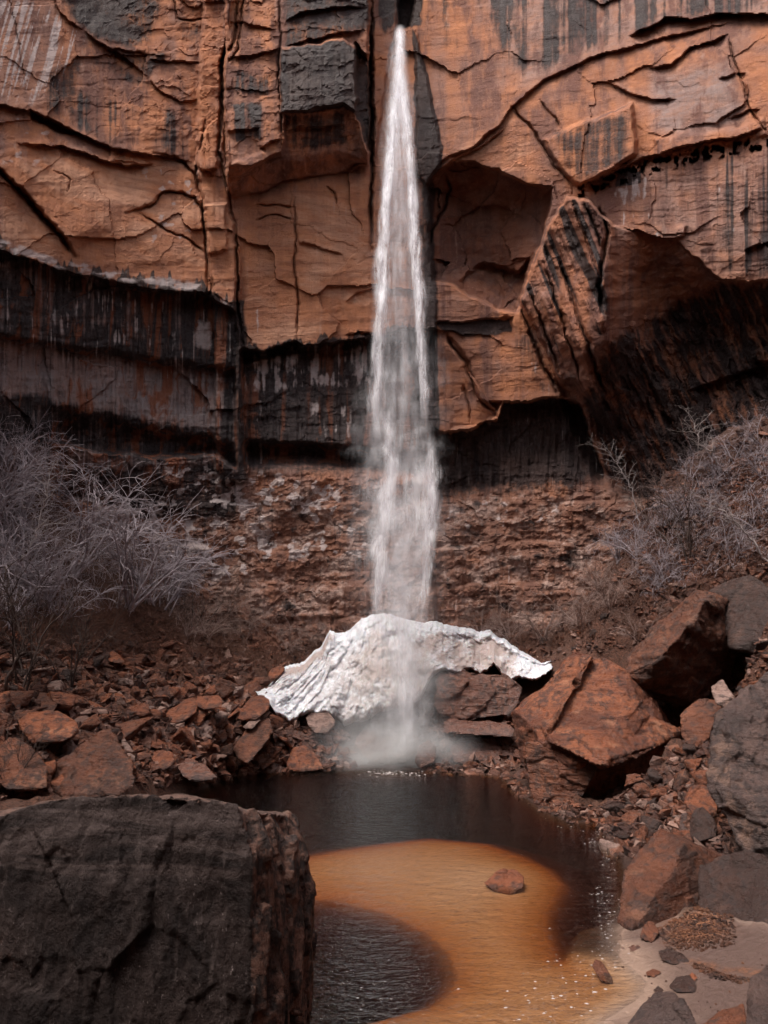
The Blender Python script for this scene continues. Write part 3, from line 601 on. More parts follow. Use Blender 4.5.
for s_ in SPECS:                                            # the ground meets every big stone near its foot
    w_ = np.array([P(*q) for q in s_[1]]); z0_, z1_ = w_[:, 2].min(), w_[:, 2].max(); q = w_.mean(0)
    if z0_ < .25 or s_[0] in ('stone', 'table_rock'): continue
    gc = [g for g in gc if math.hypot(g[0]-q[0], g[1]-q[1]) > 1.1]+[(q[0], q[1]+.3, z0_+.22*(z1_-z0_))]
gf = tps([(a/10, b/10) for a, b, c in gc], [c for a, b, c in gc])
FEET = []
for s_ in SPECS:
    if s_[0] == 'stone': continue
    w_ = np.array([P(*q) for q in s_[1]]); q = w_.mean(0); z0_, z1_ = w_[:, 2].min(), w_[:, 2].max()
    FEET.append((q[0], q[1]-.15, max(z0_+.10*(z1_-z0_), -.1), .62*np.hypot(w_[:, 0]-q[0], w_[:, 1]-q[1]).max()))
def wpoly(pts, z=0.0): return [P0(a, b, z) for a, b in pts]
POOL = wpoly([(235,775),(270,772),(330,770),(400,769),(450,772),(500,775),(522,795),(545,812),(570,822),(600,822),(612,838),(622,860),(628,880),(620,905),(612,925),(607,945),(625,962),(645,985),(635,1000),(605,1020),(590,1060)])+[(3.0,5.0),(0.3,4.8),(-1.5,6.5),(-3.6,9.2),(-5.2,14),(-5.6,19)]
SAND = wpoly([(150,866),(300,852),(340,844),(390,836),(430,832),(480,836),(515,848),(540,860),(553,874),(545,888),(536,904),(538,926),(550,945),(580,955),(604,960),(650,985),(640,1015),(620,1060),(330,1060),(325,1020),(390,1008),(440,995),(458,978),(466,962),(455,940),(430,918),(390,900),(340,888),(300,884),(150,900)])
def bed(x, y):
    d = sdist(x, y, POOL); s_ = sdist(x, y, SAND)
    s_ = s_+.10*fbm(x*.9, y*.9, o=3, s=121)
    shal = .06+.03*vn(x*.5, y*.5, s=120)
    L = 1.7+1.9*sst(13.5, 17, y)
    b = np.where(s_ > 0, -shal-.10*np.exp(-s_/.5), -shal-.10-1.5*np.clip(-s_/L, 0, 1)**1.6)
    e = -np.clip(d, 0, 9)*1.1
    sh = sst(.0, .6, -sdist(x, y, wpoly([(585,925),(700,925),(768,1100),(500,1100),(560,980)])))
    e = e*(.18+.82*sh)
    return np.maximum(b, e), d
def ground_z(x, y):
    x = np.asarray(x, float); y = np.asarray(y, float)
    z = gf(np.clip(x, -24, 24)/10, np.clip(y, -12, 33)/10)
    far = sst(22, 45, np.hypot(x, y-12))
    z = np.clip(z-.22*sst(11, 14, y), -.3, 13)*(1-far)+far*(6+3*vn(x/30, y/30, s=3))
    for fx, fy, fz, fr in FEET:
        z = np.minimum(z, fz+2.6*np.clip(np.hypot(x-fx, y-fy)-fr, 0, 50))
    b, d = bed(x, y)
    rough = (.22+.35*sst(3.5, 6, z))*fbm(x*.9, y*.9, o=5, s=122)+.14*cells(x*2.2, y*2.2, 123)[0]+.05*cells(x*5, y*5, 124)[0]
    beach = sst(0, .7, sdist(x, y, wpoly([(600,925),(650,900),(700,915),(768,925),(900,930),(1000,1100),(560,1100)])))
    rough = rough*(1-.93*beach)
    z = np.maximum(z, .02+.10*np.clip(-d, 0, 6))*(1-beach)+beach*np.clip(-d*.06, 0, .14)
    w = sst(-.35, .12, d)
    return z*(1-w)+b*w+rough*sst(0, .5, -d)
ax = np.concatenate([-np.geomspace(400, 16, 22)[:-1], np.arange(-16, 16.01, .11), np.geomspace(16, 400, 22)[1:]])
ay = np.concatenate([-np.geomspace(400, 3, 22)[:-1], np.arange(-3, 5, .3), np.arange(5, 31, .11), np.geomspace(31, 400, 18)])
HX, HY = np.meshgrid(ax, ay)
HZ = ground_z(HX, HY)
gco = np.stack([HX, HY, HZ], -1).reshape(-1, 3)
me = mesh_np('ground', gco, grid_faces(len(ay), len(ax)), True)
b_, d_ = bed(HX, HY)
sandm = np.maximum(sst(-.5, .1, sdist(HX, HY, SAND)), sst(0, .5, sdist(HX, HY, wpoly([(598,925),(650,905),(700,915),(768,928),(900,932),(1000,1100),(560,1100)]))))
leaf = sst(-.1, .3, sdist(HX, HY, wpoly([(655,925),(700,905),(735,915),(735,945),(700,950),(668,948)]))+.2*fbm(HX*2, HY*2, s=5))
leaf = np.maximum(leaf*.85, .8*sst(-.05, .05, .05-seg(HX, HY, wpoly([(692,965),(720,975),(768,980)]))[0]+.12*fbm(HX*5, HY*5, s=6)))
brush_m = sst(-2, 2, HZ-4.6+.8*fbm(HX/2, HY/2, s=7))
attr(me, 'zone', np.stack([sandm.ravel(), leaf.ravel(), brush_m.ravel()], 1))
m = NT('ground_soil')
at = m.n('ShaderNodeAttribute', attribute_name='zone'); sp = m.n('ShaderNodeSeparateColor'); m.l(at.outputs[0], sp.inputs[0])
v = m.coord(); n1 = m.noise(v, 1.2, 8, .6); n2 = m.noise(v, 14, 8, .7); n3 = m.noise(v, 60, 3, .6); vv = m.vor(v, 9)
soil = m.mix(m.ramp(n2, .35, .65), (.055, .024, .017), (.17, .07, .042))
soil = m.mix(m.ramp(n1, .45, .65, 0, .6), soil, (.13, .07, .052))
sand = m.mix(n1, (.32, .215, .16), (.43, .30, .23)); sand = m.mix(m.ramp(n3, .4, .65, 0, .3), sand, (.28, .16, .10))
leafc = m.mix(m.ramp(m.noise(v, 30, 4, .7), .4, .6), (.05, .02, .012), (.23, .09, .04))
wetz = m.n('ShaderNodeSeparateXYZ'); m.l(v, wetz.inputs[0]); soil = m.mix(m.ramp(wetz.outputs[2], .0, .28, .65, 0), soil, (.035, .018, .014))
c = m.mix(sp.outputs[0], soil, sand); dry = m.n('ShaderNodeSeparateXYZ'); m.l(v, dry.inputs[0]); c = m.mix(m.math('MULTIPLY', sp.outputs[0], m.ramp(dry.outputs[2], -.04, .05)), c, m.mix(n2, (.085, .052, .044), (.118, .073, .060)))
c = m.mix(sp.outputs[1], c, leafc)
c = m.mix(m.math('MULTIPLY', sp.outputs[2], .5), c, (.10, .055, .045))
amt = m.ramp(sp.outputs[0], .2, .8, 1, .12)
nb = m.bump(m.math('MULTIPLY', m.math('ADD', n2, m.math('MULTIPLY', n1, 2)), amt), .25, .9)
rip = m.n('ShaderNodeTexWave'); m.l(m.coord(scale=(.5, 1.6, 1), rot=(0, 0, .2)), rip.inputs[0]); rip.inputs['Scale'].default_value = 2.4; rip.inputs['Distortion'].default_value = 9; rip.inputs['Detail'].default_value = 3
nb = m.bump(m.math('MULTIPLY', rip.outputs['Fac'], sp.outputs[0]), .02, .6, nb)
nb = m.bump(n3, .01, .6, nb)
ground = tag(add('ground', me, m.done(m.bsdf(c, m.ramp(sp.outputs[0], 0, 1, .85, .5), nb, .35))), 'reddish brown slopes and pale sand around the pool', 'ground', kind='structure')
bvh = BVHTree.FromPolygons([tuple(q) for q in gco], [tuple(f) for f in grid_faces(len(ay), len(ax)).tolist()])
def hit(px, py):
    p = P(px, py, 10.0); o = Vector((0, 0, CZ)); d = (Vector(p)-o).normalized()
    h = bvh.ray_cast(o+d*3, d)
    if h[0] is None and py < 660: return hit(px, py+10)
    return h[0]
def gz(x, y): return float(ground_z(np.array([x]), np.array([y]))[0])

# ------------------------------------------------------------------ pool water: a real body of tea-coloured water
X0, X1, Y0, Y1, ZB = -9.0, 6.0, 4.4, 26.3, -2.2
wx_, wy_ = np.meshgrid(np.linspace(X0, X1, 80), np.linspace(Y0, Y1, 110))
top = np.stack([wx_, wy_, .0*wx_], -1).reshape(-1, 3)
nr, nc = 110, 80
fc = grid_faces(nr, nc).tolist(); n0 = len(top)
bot = [(X0, Y0, ZB), (X1, Y0, ZB), (X1, Y1, ZB), (X0, Y1, ZB)]
bm = bmesh.new()
vs_ = [bm.verts.new(q) for q in top.tolist()+bot]
for f in fc: bm.faces.new([vs_[i] for i in f])
b0, b1, b2, b3 = vs_[-4:]
row0 = [vs_[i] for i in range(nc)]; rowN = [vs_[(nr-1)*nc+i] for i in range(nc)]
c0 = [vs_[i*nc] for i in range(nr)]; cN = [vs_[i*nc+nc-1] for i in range(nr)]
bm.faces.new(row0[::-1]+[b0, b1]); bm.faces.new(cN[::-1]+[b1, b2]); bm.faces.new(rowN+[b2, b3]); bm.faces.new(c0+[b3, b0]); bm.faces.new([b3, b2, b1, b0])
bmesh.ops.recalc_face_normals(bm, faces=bm.faces)
me = bpy.data.meshes.new('pool_water'); bm.to_mesh(me); bm.free()
m = NT('pool_water')
v1 = m.coord(scale=(.45, 1.0, 1)); v2 = m.coord(scale=(.8, 1.5, 1), rot=(0, 0, -.35))
h = m.math('ADD', m.noise(v1, 5.5, 3, .5, .5), m.math('MULTIPLY', m.noise(v2, 12, 3, .55, .4), .45))
nb = m.bump(h, .075, 1.0)
fr = m.n('ShaderNodeFresnel'); fr.inputs[0].default_value = 1.33; m.l(nb, fr.inputs[1])
gl = m.n('ShaderNodeBsdfGlossy'); gl.inputs['Roughness'].default_value = .10; m.l(nb, gl.inputs['Normal'])
tr = m.n('ShaderNodeBsdfTransparent')
mx = m.n('ShaderNodeMixShader'); m.l(fr.outputs[0], mx.inputs[0]); m.l(tr.outputs[0], mx.inputs[1]); m.l(gl.outputs[0], mx.inputs[2])
ab = m.n('ShaderNodeVolumeAbsorption'); ab.inputs['Color'].default_value = (.82, .605, .29, 1); ab.inputs['Density'].default_value = 5.5
m.l(ab.outputs[0], m.out.inputs['Volume'])
water = tag(add('pool_water', me, m.done(mx.outputs[0])), 'tea coloured plunge pool with an amber sandbar under the surface', 'pool water', kind='structure')
# ------------------------------------------------------------------ stone materials
def stone_mat(name, base, alt, dark, pale, wet=0.0, isle=False, dk=.75, speck=.0, strat=(1, 1, 5), bs=1.0):
    m = NT(name)
    v = m.coord(); n1 = m.noise(v, 1.1, 8, .6); n2 = m.noise(v, 5.5, 8, .68); vs = m.coord(scale=strat, rot=(.35, .25, 0)); n3 = m.noise(vs, 1.8, 7, .62, .4)
    oi = m.n('ShaderNodeObjectInfo'); pt = m.ramp(m.noise(v, .75, 7, .62, .5), .47, .56)
    c = m.mix(m.ramp(n1, .35, .68), base, alt)
    c = m.mix(m.ramp(n3, .48, .66, 0, .55), c, dark)
    c = m.mix(m.math('MULTIPLY', pt, .62), c, dark)
    c = m.mix(m.ramp(m.noise(v, 1.7, 6, .6), .56, .66, 0, .5), c, pale)
    c = m.mix(m.ramp(m.math('ADD', n2, m.math('MULTIPLY', n1, .5)), .74, .86, 0, dk), c, (.035, .026, .026))
    c = m.mix(m.ramp(n2, .60, .74, 0, .55), c, pale)
    if speck: c = m.mix(m.math('MULTIPLY', m.ramp(m.vor(v, 22), .18, .05), m.ramp(n1, .5, .62, 0, speck)), c, (.42, .38, .36))
    c = m.mix(m.math('MULTIPLY', oi.outputs['Random'], .45), c, dark)
    if isle:
        ge = m.n('ShaderNodeNewGeometry'); ri = ge.outputs['Random Per Island']
        c = m.mix(m.ramp(ri, .0, .5, .75, 0), c, dark); c = m.mix(m.ramp(ri, .8, 1.0, 0, .8), c, pale)
    rough = m.ramp(m.math('ADD', n2, m.math('MULTIPLY', m.math('SUBTRACT', n1, .5), .9)), .3, .7, .26-.08*wet, .75-.35*wet)
    nb = m.bump(m.math('ADD', m.math('MULTIPLY', n3, .8), m.math('MULTIPLY', n2, .8)), .14*bs, 1.0)
    nb = m.bump(m.noise(v, 30, 5, .7), .02*bs, .8, nb)
    return m.done(m.bsdf(c, rough, nb, .32+.3*wet))
M_red = stone_mat('red_sandstone', (.225, .072, .034), (.31, .105, .048), (.075, .027, .019), (.42, .20, .12))
M_brown = stone_mat('brown_sandstone', (.155, .054, .030), (.23, .082, .041), (.045, .021, .016), (.34, .16, .10))
M_pale = stone_mat('pale_sandstone', (.33, .22, .19), (.26, .15, .115), (.18, .11, .09), (.42, .33, .30))
M_grey = stone_mat('grey_sandstone', (.085, .055, .050), (.135, .078, .064), (.04, .026, .024), (.30, .17, .12), speck=.35)
M_dark = stone_mat('dark_sandstone', (.045, .025, .021), (.085, .038, .027), (.04, .024, .021), (.17, .09, .065))
M_wet = stone_mat('wet_sandstone', (.15, .062, .042), (.20, .085, .055), (.09, .042, .034), (.25, .14, .11), wet=.8)

# ------------------------------------------------------------------ rock shapes
def hull_bm(pts):
    bm = bmesh.new()
    for p in pts: bm.verts.new(p)
    r = bmesh.ops.convex_hull(bm, input=bm.verts)
    bmesh.ops.delete(bm, geom=[g for g in r['geom_interior'] if isinstance(g, bmesh.types.BMVert)], context='VERTS')
    bmesh.ops.dissolve_limit(bm, angle_limit=math.radians(4), verts=bm.verts, edges=bm.edges)
    bmesh.ops.recalc_face_normals(bm, faces=bm.faces)
    return bm
def voxel(me, size):
    o = bpy.data.objects.new('tmp', me); COL.objects.link(o)
    md = o.modifiers.new('r', 'REMESH'); md.mode = 'VOXEL'; md.voxel_size = size
    dg = bpy.context.evaluated_depsgraph_get(); r = bpy.data.meshes.new_from_object(o.evaluated_get(dg))
    bpy.data.objects.remove(o); return r
def arrs(me):
    co = np.empty(len(me.vertices)*3, np.float32); me.vertices.foreach_get('co', co)
    no = np.empty(len(me.vertices)*3, np.float32); me.vertex_normals.foreach_get('vector', no)
    return co.reshape(-1, 3).astype(float), no.reshape(-1, 3).astype(float)
def chip(me, amp, size, seed, fine=.35, strat=.5, smooth=True):
    """weather a stone: broken facets, bedding grooves and fine grain"""
    co, no = arrs(me)
    a = np.abs(no); x, y, z = co.T
    k = 1/size
    def tri2(fn, s): # facets in the plane each side faces
        hx = fn(y*k, z*k*1.3, s); hy = fn(x*k, z*k*1.3, s+7); hz = fn(x*k, y*k, s+14)
        w = a**4; w /= w.sum(1, keepdims=True)
        return w[:, 0]*hx+w[:, 1]*hy+w[:, 2]*hz
    f = tri2(lambda p, q, s: cells(p, q, s)[0], seed)*.5+tri2(lambda p, q, s: cells(p*2.7, q*2.7, s)[0], seed+30)*.22
    f += strat*.5*fbm((x+y*.4)*k*.4, (y-x*.3)*k*.4, (z+.35*x+.2*y)*k*3.2, o=3, s=seed+60)
    f += fine*fbm(x*k*2, y*k*2, z*k*2, o=5, s=seed+90, g=.6)
    co = co+no*(amp*f)[:, None]
    me.vertices.foreach_set('co', co.astype(np.float32).ravel())
    me.polygons.foreach_set('use_smooth', np.full(len(me.polygons), smooth)); me.update()
    return me
def boulder(name, pts, mat, label, cat='boulder', amp=.10, size=.9, vox=.05, seed=1, group=None, strat=.5, fine=.16, extra=(), cuts=7):
    if name == 'stone' or min(p[2] for p in pts) < 8.5:           # let it rest on the sand exactly
        lo = max(pts, key=lambda p: p[1]); h = hit(lo[0], min(lo[1], 1020)) if lo[1] < 1030 else None
        if h is not None: f = (h.y-.02)/lo[2]; pts = [(p[0], p[1]+.4, p[2]*f) for p in pts]
    """pts: corners (picture x, picture y, distance) of the real stone; hull, weathered"""
    w = np.array([P(*p) for p in pts]); c = w.mean(0); c[2] = w[:, 2].min()
    bm = hull_bm([tuple(q) for q in (w-c)])
    r = random.Random(seed*17); mid = Vector(w.mean(0)-c)      # corners struck off along flat planes
    for k in range(0 if name in ('stone', 'table_rock') else cuts):
        n = Vector((r.gauss(0, 1), r.gauss(-.7, .8), r.gauss(.2, .9))).normalized()
        e = max((v.co-mid).dot(n) for v in bm.verts)
        bmesh.ops.bisect_plane(bm, geom=bm.verts[:]+bm.edges[:]+bm.faces[:], plane_co=mid+n*e*r.uniform(.78, .93), plane_no=n, clear_outer=True)
        q = [v.co.copy() for v in bm.verts]; bm.free(); bm = hull_bm(q)
    for ex in extra:
        b2 = hull_bm([tuple(P(*p)-c) for p in ex]); t_ = bpy.data.meshes.new('t'); b2.to_mesh(t_); b2.free(); bm.from_mesh(t_); bpy.data.meshes.remove(t_)
    me = bpy.data.meshes.new(name); bm.to_mesh(me); bm.free()
    me = voxel(me, vox); me.name = name
    chip(me, amp, size, seed, fine, strat)
    return tag(add(name, me, mat, loc=c), label, cat, group)

for s_ in SPECS:
    kw = dict(s_[-1]); a = list(s_[:-1]); a[2] = globals()['M_'+a[2]]; boulder(*a, **kw)

# ---------------- the great dark boulder in the foreground
fg = [(-150,812,5.6),(-60,800,5.9),(20,797,5.55),(110,797,5.3),(236,801,5.15),(246,812,5.2),(252,850,5.1),(252,960,5.05),(250,1040,5.05),(252,1300,5.1),(-150,1300,5.2),
      (262,806,5.5),(286,812,5.9),(303,845,6.0),(314,890,5.95),(316,925,5.85),(303,985,5.6),(296,1060,5.6),(292,1300,5.5),(280,815,7.0),(300,880,7.3),(20,806,7.0),(230,812,6.8),(-120,830,7.2),(280,1300,6.5),(-150,1300,6.5)]
w_ = np.array([P(*q) for q in fg]); w_[:, 2] = np.maximum(w_[:, 2], -.35)
cfg = w_.mean(0); cfg[2] = -.35
bm = hull_bm([tuple(q) for q in (w_-cfg)]); me = bpy.data.meshes.new('foreground_boulder'); bm.to_mesh(me); bm.free()
me = voxel(me, .018)
co, no = arrs(me)
x, y, z = (co+cfg).T
side = sst(.35, .75, no[:, 0])*sst(-1.13, -.9, x)*sst(-.5, .3, .5+fbm(y*4, z*2, o=4, s=313))      # the broken flank at the right
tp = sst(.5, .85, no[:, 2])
fl = fbm(x*5.5, y*5.5, z*.5, o=3, s=301)
d = side*(.11*fl-.10*sst(.05, .35, np.abs(vn(y*5+x*3, z*.35, s=302)) < .16)+.06*cells((x+y)*5, z*2.2, 303)[0])
bands = fbm(x*.9, z*9+1.1*np.sin(x*1.7)+.6*vn(x*1.1, z, s=304), o=3, s=305)
front = sst(.3, .7, -no[:, 1])*(1-side)
up = sst(2.35, 2.6, z)
d = d+front*(.016*np.abs(bands)*up+.035*cells(x*1.3, z*1.0, 306)[0]+.016*cells(x*5, z*3, 312)[0]+.020*fbm(x*16, z*4, o=4, s=307, g=.6)+.05*(1-up)*fbm(x*5, z*1.6, o=5, s=308, g=.6))
d = d+tp*.05*fbm(x*2.5, y*2.5, o=4, s=309)+.006*fbm(x*30, y*30, z*30, o=2, s=310)
# a stepped, chipped rim
d = d-.03*sst(2.70, 2.95, z)*sst(-.4, .5, fbm(x*3.2, y*2, o=4, s=311))-.02*sst(2.85, 2.97, z)*np.abs(cells(x*3, y*2, 312)[0])
co = co+no*d[:, None]
co[:, 2] += sst(2.2, 2.95, z)*(.07*fbm(x*1.3, y*1.3, o=4, s=330)-.16*sst(-2.0, -3.2, x) )
me.vertices.foreach_set('co', co.astype(np.float32).ravel()); me.polygons.foreach_set('use_smooth', np.ones(len(me.polygons), bool)); me.update()
attr(me, 'side', np.stack([side, tp, up], 1))
m = NT('varnished_boulder')
at = m.n('ShaderNodeAttribute', attribute_name='side'); sp = m.n('ShaderNodeSeparateColor'); m.l(at.outputs[0], sp.inputs[0])
v = m.coord(); n1 = m.noise(v, 1.6, 8, .6); n2 = m.noise(v, 11, 8, .7); n3 = m.noise(m.coord(scale=(1, 1, .22)), 14, 6, .65); nh = m.noise(m.coord(scale=(.5, .5, 5)), 1.5, 4, .55, .9)
c = m.mix(m.ramp(n1, .35, .65), (.011, .007, .007), (.032, .020, .018))
c = m.mix(m.math('MULTIPLY', sp.outputs[2], m.ramp(nh, .42, .58, 0, .85)), c, (.085, .060, .056))
c = m.mix(m.ramp(n3, .53, .70, 0, .65), c, (.095, .070, .066))
lich = m.math('MULTIPLY', m.ramp(m.noise(m.coord(scale=(1, 1, .6)), 48, 3, .65), .62, .74), m.ramp(n1, .44, .58, 0, .9))
c = m.mix(lich, c, (.19, .15, .145))
c = m.mix(m.math('MULTIPLY', m.ramp(n1, .62, .74), m.ramp(n2, .5, .66, 0, .45)), c, (.20, .085, .055))
flank = m.mix(m.ramp(n2, .42, .6), (.045, .032, .03), (.23, .12, .09))
c = m.mix(m.math('MULTIPLY', sp.outputs[0], .8), c, flank)
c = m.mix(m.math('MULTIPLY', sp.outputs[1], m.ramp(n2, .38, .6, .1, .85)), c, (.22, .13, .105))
nb = m.bump(m.math('ADD', m.math('MULTIPLY', n3, 1.3), m.math('MULTIPLY', n2, 1.1)), .06, 1.0); nb = m.bump(m.noise(v, 60, 4, .7), .006, .8, nb)
tag(add('foreground_boulder', me, m.done(m.bsdf(c, .7, nb, .16)), loc=cfg), 'huge dark varnished boulder with faint bands and white specks, bottom left', 'boulder')

# ------------------------------------------------------------------ loose talus stones: shapes shared, every stone its own object
def rock_mesh(i):
    r = random.Random(500+i)
    s = (r.uniform(.8, 1.25), r.uniform(.65, 1.0), r.uniform(.4, .85))
    pts = []
    for k in range(r.randint(8, 13)):
        p = Vector((r.uniform(-1, 1), r.uniform(-1, 1), r.uniform(-1, 1)))
        mx_ = max(abs(c) for c in p); p = p/mx_*r.uniform(.75, 1.0)
        pts.append((p.x*s[0]*.5, p.y*s[1]*.5, p.z*s[2]*.5))
    bm = hull_bm(pts)
    bmesh.ops.bevel(bm, geom=list(bm.edges), offset=.022, segments=1, affect='EDGES', clamp_overlap=True)
    bmesh.ops.triangulate(bm, faces=bm.faces)
    me = bpy.data.meshes.new('talus_rock'); bm.to_mesh(me); bm.free()
    me = voxel(me, .045)
    return chip(me, .055, .45, 700+i*5, .4, .5)
VAR = [rock_mesh(i) for i in range(14)]
mats = {'reddish': M_red, 'brown': M_brown, 'pale': M_pale, 'dark': M_dark, 'wet': M_wet}
vmesh = {}
for k, mt in mats.items():
    for i, me in enumerate(VAR):
        c = me.copy(); c.materials.append(mt); vmesh[(k, i)] = c
used = []
def put_rock(px, py, wpx, tone, where, name='talus_rock'):
    h = hit(px, py)
    if h is None: return None
    dist = (h-Vector((0, 0, CZ))).length
    s = wpx*dist/F/1.0
    i = rnd.randrange(len(VAR))
    o = add(name, vmesh[(tone, i)])
    f = rnd.uniform(.75, 1.15)
    o.scale = (s, s*rnd.uniform(.8, 1.1), s*f)
    o.rotation_euler = (rnd.uniform(-.45, .45), rnd.uniform(-.45, .45), rnd.uniform(0, 6.28))
    o.location = h+Vector((0, s*.1, s*.16))
    sz = 'large' if wpx > 19 else 'middle sized' if wpx > 12 else 'small'
    tag(o, '%s %s loose rock %s' % (sz, tone, where), 'rock', '%s %s rocks %s' % (sz, tone, where))
    return o
def scatter(poly, n, wmin, wmax, tones, where, gap=.5, power=1.5, ymix=None):
    xs_ = [p[0] for p in poly]; ys_ = [p[1] for p in poly]; got = 0; tries = 0
    while got < n and tries < n*60:
        tries += 1
        px, py = rnd.uniform(min(xs_), max(xs_)), rnd.uniform(min(ys_), max(ys_))
        if sdist(np.array([px]), np.array([py]), poly)[0] < 0: continue
        wv = wmin+(wmax-wmin)*rnd.random()**power
        if any((px-a)**2+((py-b)*1.3)**2 < (gap*(wv+c)*.5)**2 for a, b, c in used): continue
        if put_rock(px, py, wv, rnd.choice(tones), where): used.append((px, py, wv)); got += 1
R, B, Pl, Dk, Wt_ = 'reddish', 'brown', 'pale', 'dark', 'wet'
scatter([(-20,715),(30,690),(140,690),(150,740),(140,790),(-20,795)], 40, 14, 40, [R, R, R, B, B, Pl], 'at the foot of the left talus')
scatter([(120,690),(250,690),(285,735),(290,770),(215,775),(140,775)], 62, 11, 32, [R, R, R, B, Pl], 'between the left talus and the ice')
scatter([(-20,630),(60,640),(180,650),(240,680),(200,700),(-20,705)], 60, 10, 25, [R, B, B, Pl, Dk], 'on the upper left talus below the brush')
scatter([(262,735),(300,735),(345,745),(345,772),(262,772)], 20, 10, 24, [R, B, Wt_], 'on the shore under the left ice')
scatter([(430,755),(500,752),(520,782),(500,776),(430,774)], 18, 9, 20, [Wt_, B], 'on the shore under the table rock')
scatter([(430,700),(510,700),(515,760),(430,765)], 12, 14, 30, [Wt_, B], 'around the table rock')
scatter([(600,818),(650,775),(700,745),(728,815),(700,850),(640,850),(612,860)], 46, 12, 30, [B, B, R, Dk, Pl], 'in the gap under the right boulders')
scatter([(690,845),(768,860),(768,900),(735,880)], 6, 12, 24, [Dk, B], 'behind the leaning slab')
scatter([(620,670),(700,690),(768,640),(768,690),(720,700),(650,700)], 10, 9, 18, [Dk, B], 'between the upper right boulders')
scatter([(470,660),(600,600),(640,640),(560,660)], 14, 6, 12, [B, R, Dk], 'in the brush above the ice')
# smaller rubble nobody could count: one object
tri_v, tri_f = [], []
base_r = []
for i in range(8):
    r = random.Random(900+i); bm = hull_bm([(r.uniform(-.5, .5), r.uniform(-.5, .5), r.uniform(-.35, .35)) for _ in range(9)]); bmesh.ops.triangulate(bm, faces=bm.faces)
    bm.verts.index_update(); base_r.append((np.array([v.co[:] for v in bm.verts]), np.array([[v.index for v in f.verts] for f in bm.faces]))); bm.free()
def rubble(poly, n, smin, smax, dz=0):
    global off
    xs_ = [p[0] for p in poly]; ys_ = [p[1] for p in poly]
    A = np.random.RandomState(int(abs(poly[0][0]))+n); k = 0
    PX = A.uniform(min(xs_), max(xs_), n*3); PY = A.uniform(min(ys_), max(ys_), n*3)
    ok = sdist(PX, PY, poly) > 0
    for px, py in list(zip(PX[ok], PY[ok]))[:n]:
        h = hit(px, py)
        if h is None: continue
        v_, f_ = base_r[A.randint(8)]; s = (smin+(smax-smin)*A.rand()**2.2)*(h-Vector((0, 0, CZ))).length/F
        e = A.uniform(-1, 1, 3); a_, b_, c_ = e*[.8, .8, 3.1]
        Rz = np.array([[math.cos(c_), -math.sin(c_), 0], [math.sin(c_), math.cos(c_), 0], [0, 0, 1]]); Rx = np.array([[1, 0, 0], [0, math.cos(a_), -math.sin(a_)], [0, math.sin(a_), math.cos(a_)]])
        tri_f.append(f_+off); tri_v.append((v_*s*A.uniform(.7, 1.3, 3))@Rx@Rz+np.array(h)+[0, 0, s*.1]); off += len(v_)
off = 0
rubble([(-30,625),(120,645),(250,660),(270,700),(350,735),(350,772),(210,780),(-30,800)], 5200, 3, 17)
rubble([(420,690),(520,690),(530,780),(420,775)], 700, 3, 14)
rubble([(600,815),(660,760),(700,730),(740,690),(768,690),(768,900),(690,850),(640,860),(605,860)], 2200, 3, 16)
rubble([(500,772),(545,800),(600,808),(612,830),(560,822),(505,790)], 300, 3, 12)
rubble([(640,480),(768,420),(768,580),(690,590)], 900, 2, 10)
rubble([(640,590),(768,560),(768,700),(700,740),(640,700)], 900, 3, 16)
rubble([(440,640),(560,560),(700,480),(768,450),(768,640),(640,650),(540,665)], 2600, 2, 9)
rubble([(180,600),(370,600),(350,660),(250,670),(100,640)], 1500, 2, 8)
me = mesh_np('rubble', np.concatenate(tri_v), np.concatenate(tri_f))
rm = stone_mat('rubble_stone', (.215, .078, .042), (.14, .055, .034), (.06, .026, .02), (.34, .21, .17), isle=True)
tag(add('rubble', me, rm), 'broken reddish rubble filling the talus between larger rocks', 'rubble', kind='stuff')
# leaf litter on the sand
off = 0; tri_v, tri_f = [], []
rubble([(655,930),(700,905),(735,915),(735,945),(700,952),(668,950)], 900, 2, 5)
rubble([(690,966),(700,964),(725,975),(766,980),(740,984),(712,978)], 300, 1.5, 5)
rubble([(600,930),(768,940),(768,1024),(620,1000)], 60, 1, 3)
me = mesh_np('leaf_litter', np.concatenate(tri_v), np.concatenate(tri_f))
lm = stone_mat('dead_leaves', (.20, .075, .035), (.10, .04, .024), (.05, .022, .015), (.28, .13, .07))
tag(add('leaf_litter', me, lm), 'rusty leaf and twig litter washed onto the pale sand', 'leaf litter', kind='stuff')
# ------------------------------------------------------------------ the ice: a thick apron frozen under the fall
TOPL = [(256,690),(262,688),(272,681),(281,668),(290,664),(300,664),(306,660),(314,651),(322,646),(330,630),(336,634),(345,632),(352,628),(362,618),(374,613.5),(390,615),(405,618),(420,622),(440,622),(462,627),(480,632),(490,630),(497,637),(506,640),(520,650),(530,655),(541,662),(552,660)]
BOTL = [(256,692),(262,700),(270,706),(276,716),(290,724),(300,718),(306,714),(330,716),(345,727),(356,722),(368,720),(380,712),(400,708),(420,700),(432,676),(445,670),(460,674),(470,668),(480,675),(486,672),(494,664),(500,672),(506,682),(520,678),(532,681),(545,675),(552,668)]
u = np.linspace(256, 552, 330); vv_ = np.linspace(0, 1, 110)
U, V = np.meshgrid(u, vv_)
tl = interp(TOPL, u)+2.2*fbm(u/5, u*0, o=4, s=401, g=.65); bl_ = np.maximum(interp(BOTL, u)+2.6*fbm(u/4, u*0, o=4, s=402, g=.65), tl+1.5)
PX = U+1.0*fbm(U/6, V*4, o=3, s=403); PY = tl+(bl_-tl)*V
cone = np.exp(-((U-378)/75)**2)
